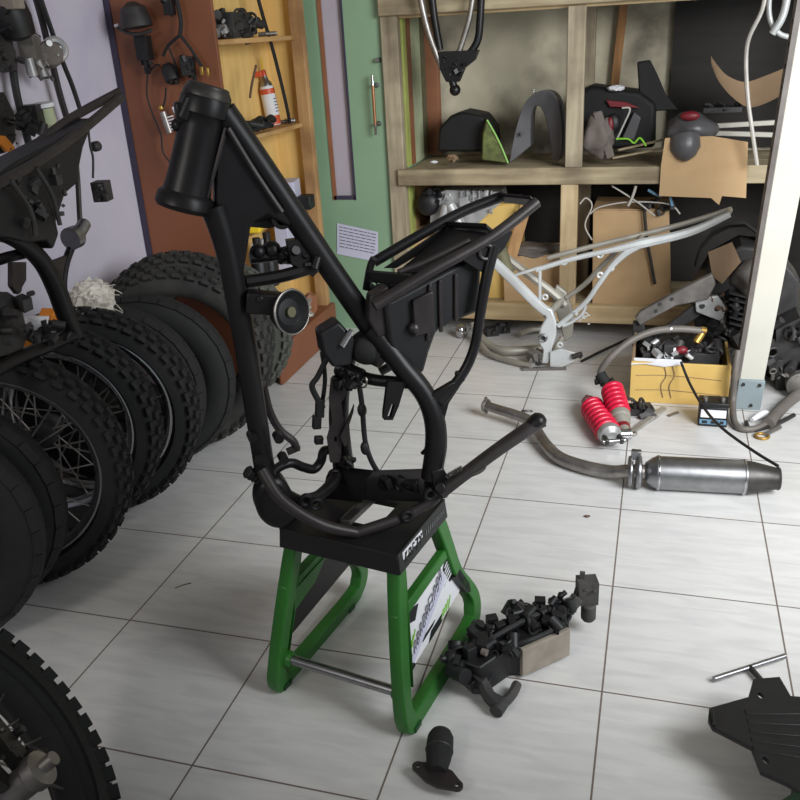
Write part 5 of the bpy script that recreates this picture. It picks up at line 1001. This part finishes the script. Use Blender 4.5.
# right of the post
er = thing('scrap_engine', 'dirty engine and hub castings at the right picture edge behind the post', 'engine', G(790, 392))
bm = new(); prism(bm, [A(x, y, 2.22) for x, y in ((776, 330), (800, 318), (840, 330), (840, 392), (776, 395))], YB*.2); bits(bm, A(800, 350, 2.2), (.2, .04, .2), 34, 41, .8); build('casting', bm, 'engine_dark', er, .006)
bm = new(); lathe(bm, [(-.02, .05), (.02, .05), (.03, .02)], A(800, 384, 2.16), V(A(800, 384, 2.16))-YB, 20); bits(bm, A(786, 376, 2.16), (.1, .03, .04), 10, 4, .6); build('hub', bm, 'engine_grey', er)
tag(build('grey_pipe', tube(new(), [G(768, 424, .02), G(785, 405, .02), G(812, 384, .03)], .022, 10), 'hose'), 'thick grey pipe on the floor right of the post foot', 'pipe')
tag(build('white_plug', tube(new(), [G(752, 420, .012), G(764, 414, .016), G(774, 418, .012)], [.008, .016, .008], 10), 'paper_white'), 'white cable plug on the floor just right of the post foot', 'plug')
tag(build('bent_lever', tube(new(), [G(746, 422, .01), G(752, 430, .01), G(776, 424, .01), G(794, 415, .014)], .008, 8), 'dark_steel'), 'bent dark lever lying on the floor beside the white plug', 'lever')
tag(build('ring_spanner', torus(new(), G(762, 436, .006), (0, 0, 1), .022, .005, 22), 'brass'), 'thin brassy ring on the floor in front of the bent lever', 'ring')
tag(build('short_bolt', tube(new(), [G(766, 434, .01), G(780, 427, .01)], .008, 8), 'steel_dull'), 'short dull bolt lying next to the brassy ring', 'bolt')

# ================================================================== EXHAUST on the floor
ex = thing('exhaust_system', 'brushed steel exhaust with long silencer and bent header pipe lying on the white floor', 'exhaust', G(650, 485))
zE = .052
build('silencer', lathe(new(), [(0, .030), (.02, .046), (.035, .053), (.035, .0545), (.045, .0545), (.045, .053), (.285, .053), (.285, .0545), (.297, .0545), (.297, .053)], G(645, 472, zE), G(745, 477, zE), 36), 'steel', ex)
m0 = V(G(645, 472, zE)); m1 = V(G(745, 477, zE)); mdv = (m1-m0).normalized(); mL = (m1-m0).length; print('silencer length', mL)
build('tail_cone', lathe(new(), [(.297, .052), (.32, .049), (.385, .034), (.392, .036), (.396, .034), (.392, .028), (.35, .028)], m0, m1, 30), 'dark_steel', ex)
each('band', [torus(new(), m0+mdv*q, mdv, .053, .003, 36) for q in (.040, .291)], 'chrome', ex)
bm = new(); torus(bm, m0-mdv*.02, mdv, .046, .010, 30); torus(bm, m0-mdv*.045, mdv, .042, .008, 30); box(bm, m0-mdv*.03+Vector((.0, .01, .055)), (.03, .02, .03)); build('clamp', bm, 'steel', ex, .002)
build('header_pipe', tube(new(), [m0-mdv*-.02, m0-mdv*.05, G(612, 472, .032), G(585, 467, .026), G(560, 458, .026), G(546, 445, .028), G(537, 431, .035), G(530, 421, .045), G(516, 415, .05), G(500, 410, .05), G(487, 406, .05)], [.024, .022, .022, .022, .022, .021, .020, .020, .019, .018, .018], 14), 'steel_dull', ex)
bm = new(); torus(bm, G(486, 405.5, .05), V(G(500, 410, .05))-V(G(487, 406, .05)), .020, .007, 20); cyl(bm, V(G(486, 405.5, .05))+Vector((0, 0, .02)), V(G(486, 405.5, .05))+Vector((0, 0, .034)), .006); cyl(bm, V(G(486, 405.5, .05))-Vector((0, 0, .02)), V(G(486, 405.5, .05))-Vector((0, 0, .034)), .006); build('flange', bm, 'steel_dull', ex)
build('flange_bore', cyl(new(), V(G(484.6, 405, .05)), V(G(486.5, 405.6, .05)), .0155), 'ink_black', ex)
build('spring_hook', torus(new(), V(G(527, 411, .06)), (0, .4, 1), .018, .004, 18), 'steel', ex)

# ================================================================== DUSTY BATTERY TRAY on the floor
bt = thing('battery_tray', 'dusty black plastic battery tray with connectors lying right of the green stand', 'tray', G(520, 675))
zt = .085
g_ = lambda x, y, z=zt: G(x, y, z)
tp = [(509, 648), (522, 648), (568, 627), (572, 603), (547, 604), (522, 616), (497, 628), (478, 642), (462, 662), (480, 668)]
bm = new(); up_ = [bm.verts.new(V(g_(x, y))) for x, y in tp]; cen = sum((v.co for v in up_), Vector())/len(up_)
lo_ = [bm.verts.new(Vector((cen.x+(v.co.x-cen.x)*.93, cen.y+(v.co.y-cen.y)*.93, .002))) for v in up_]
bm.faces.new(up_); bm.faces.new(lo_[::-1])
for i in range(len(up_)): j = (i+1) % len(up_); bm.faces.new((up_[i], lo_[i], lo_[j], up_[j]))
build('tray_body', bm, 'plastic_black', bt, .004)
a, b = V(g_(521, 649)), V(g_(569, 628)); dn = Vector((0, 0, -1))
bm = new(); nn = (b-a).cross(dn).normalized(); off = -nn*.006 if nn.y > 0 else nn*.006
hexa(bm, [a+dn*.075+off, b+dn*.075+off, b+dn*.075-off, a+dn*.075-off, a+off, b+off, b-off, a-off]); build('dusty_panel', bm, 'dust_pale', bt, .002)
rd = random.Random(12); bm = new()
for x, y, r in ((492, 622, .016), (500, 628, .014), (515, 620, .012), (540, 604, .016), (528, 616, .012), (556, 604, .012), (482, 640, .016), (470, 652, .016)): box(bm, V(g_(x, y, zt+.012)), (r*1.6, r*1.3, r*2), rd.random())
bits(bm, V(g_(535, 617, zt+.010)), (.13, .09, .03), 60, 6, .75); bits(bm, V(g_(492, 642, zt+.008)), (.10, .09, .03), 50, 7, .7); bits(bm, V(g_(562, 605, zt+.02)), (.05, .04, .05), 16, 17, .5); tube(bm, [g_(475, 650), g_(500, 634, zt+.02), g_(530, 618, zt+.02), g_(560, 606, zt+.02)], .008, 6); tube(bm, [g_(505, 646), g_(530, 640, zt+.012), g_(560, 626, zt+.01)], .006, 6)
build('connector_row', bm, 'plastic_black', bt, .002)
bm = new(); tube(bm, [g_(482, 651, zt+.014), g_(487, 653, zt+.014)], .008, 8); build('bright_clip', bm, 'dust_grey', bt)
# upright relay at the far end
q = V(g_(576, 607, zt)); bm = new(); bar(bm, V(g_(566, 612, zt)), V(g_(578, 597, zt+.03)), .02, .03); bar(bm, V(g_(576, 602, zt)), V(G(580, 588, .12)), .02, .016); build('relay_arm', bm, 'plastic_dusty', bt, .003)
c_ = V(G(587, 590, .115)); bm = new(); box(bm, c_, (.048, .04, .062), .3); bar(bm, c_+Vector((-.012, 0, .028)), c_+Vector((-.012, 0, .05)), .008, .012, (1, 0, 0)); bits(bm, c_+Vector((0, -.02, .01)), (.05, .012, .05), 8, 4, .6); build('relay_box', bm, 'plastic_dusty', bt, .004)
build('relay_plug', lathe(new(), [(0, .014), (.004, .018), (.04, .018), (.046, .014)], c_+Vector((.006, -.012, -.03)), c_+Vector((.006, -.012, -.1)), 16), 'plastic_dusty', bt)
bm = new(); tube(bm, [G(470, 668, .06), G(482, 682, .035), G(489, 696, .025), G(499, 706, .02)], [.016, .015, .015, .016], 8); tube(bm, [G(489, 696, .022), G(503, 702, .018), G(512, 694, .018), G(517, 684, .02)], [.014, .012, .012, .011], 8); cyl(bm, G(496, 712, .018), G(502, 703, .018), .015); build('clamp_hook', bm, 'plastic_dusty', bt)
bm = new(); bits(bm, V(G(468, 672, .045)), (.07, .07, .06), 26, 3, .5); ball(bm, V(G(452, 658, .07)), .02); cyl(bm, V(G(441, 659, .075)), V(G(456, 657, .07)), .009); bits(bm, V(G(478, 686, .02)), (.06, .04, .03), 8, 5, .6); build('terminal_block', bm, 'plastic_black', bt, .002)

# ================================================================== small things in the foreground
rb = thing('rubber_mount', 'black rubber mount on a two-hole steel bracket lying in the bottom foreground', 'bracket', G(442, 775))
zc = .022
ea, eb = V(G(418, 767, zc)), V(G(457, 786, zc)); ax_ = (eb-ea).normalized(); ay_ = Vector((-ax_.y, ax_.x, 0)); ln = (eb-ea).length
o2 = []
for i in range(9): t = math.pi/2+math.pi*i/8; o2.append((math.cos(t)*.011, math.sin(t)*.011))
o2 += [(ln*.35, -.022), (ln*.65, -.022)]
for i in range(9): t = -math.pi/2+math.pi*i/8; o2.append((ln+math.cos(t)*.011, math.sin(t)*.011))
o2 += [(ln*.72, .024), (ln*.32, .024)]
build('bracket_plate', holed(o2, [circ(0, 0, .0056), circ(ln, 0, .0056)], .008, m4(ea, ax_, ay_, (0, 0, 1)), .001), 'frame_worn', rb)
c0 = V(G(437, 772, .026)); c1 = V(G(441, 735, .030)); dd = (c1-c0).normalized()
build('rubber_body', lathe(new(), [(0, .018), (.01, .021), (.03, .025), (.055, .028), (.085, .027), (.097, .022), (.104, .010)], c0, c0+dd, 20), 'rubber', rb)
pc = c0+dd*.052
build('steel_band', torus(new(), pc, dd, .0265, .0025, 24), 'dark_steel', rb)
sp_ = thing('skid_plate', 'black plastic skid plate with slotted ears in the bottom right corner', 'skid plate', G(775, 745))
zs = .10
pp = [(710, 710), (749, 699), (754, 681), (779, 679), (790, 698), (815, 700), (850, 720), (850, 790), (812, 800), (788, 785), (761, 773), (752, 749), (713, 729), (709, 722)]
o_ = V(G(710, 710, zs)); sx = (V(G(815, 700, zs))-o_).normalized(); sy = Vector((-sx.y, sx.x, 0))
q2 = lambda x, y: ((V(G(x, y, zs))-o_).dot(sx), (V(G(x, y, zs))-o_).dot(sy))
slot = lambda x, y: [(q2(x, y)[0]+.006*math.cos(t*.6283), q2(x, y)[1]+.011*math.sin(t*.6283)) for t in range(10)]
build('plate', holed([q2(x, y) for x, y in pp], [slot(760, 697), slot(765, 762)], .010, m4(o_, sx, sy, (0, 0, 1)), .002), 'plastic_black', sp_)
bm = new()
for i in range(5): bar(bm, V(G(745+i*2, 712+i*9, zs+.005)), V(G(830, 712+i*12, zs+.005)), .014, .003)
build('rib', bm, 'plastic_black', sp_, .002)
bm = new(); bar(bm, V(G(712, 712, zs+.004)), V(G(714, 727, zs+.004)), .006, .016); build('front_lip', bm, 'plastic_black', sp_, .002)
gs = thing('green_stand', 'corner of a dark green stand holding up the skid plate at bottom right', 'stand', G(800, 800))
bm = new(); a = V(G(794, 775, zs-.012)); prism(bm, [a+Vector((-.006, -.10, 0)), a+Vector((.2, -.06, 0)), a+Vector((.2, .1, 0)), a+Vector((.03, .05, 0)), a+Vector((.0, .0, 0))], (0, 0, -.085)); build('base', bm, 'green_dark', gs, .01, 3)
bm = new(); a2 = V(G(797, 778, zs)); tube(bm, [a2+Vector((-.008, -.01, -.06)), a2+Vector((.004, -.03, -.02)), a2+Vector((.02, -.05, .012)), a2+Vector((.06, -.07, .012))], .014, 10); build('arm', bm, 'green_dark', gs)
th = thing('t_handle_tool', 'chrome T-handle spanner lying on the floor partly under the skid plate', 'tool', G(752, 668))
build('cross_bar', cyl(new(), G(714, 679, .012), G(785, 656, .012), .0062), 'steel', th); build('shaft', cyl(new(), G(750, 667.5, .012), G(778, 700, .012), .0068), 'dark_steel', th)
tag(build('straw_scrap', tube(new(), [G(175, 588, .002), G(183, 585, .002), G(191, 583, .002)], .0016, 5), 'olive'), 'thin straw scrap on a floor tile left of the green stand', 'scrap')
tag(build('leaf_scrap', blob(G(587, 516, .003), (.02, .012, .006), 5, .3, 2), 'rust'), 'tiny brown scrap on the floor below the silencer pipe', 'scrap')
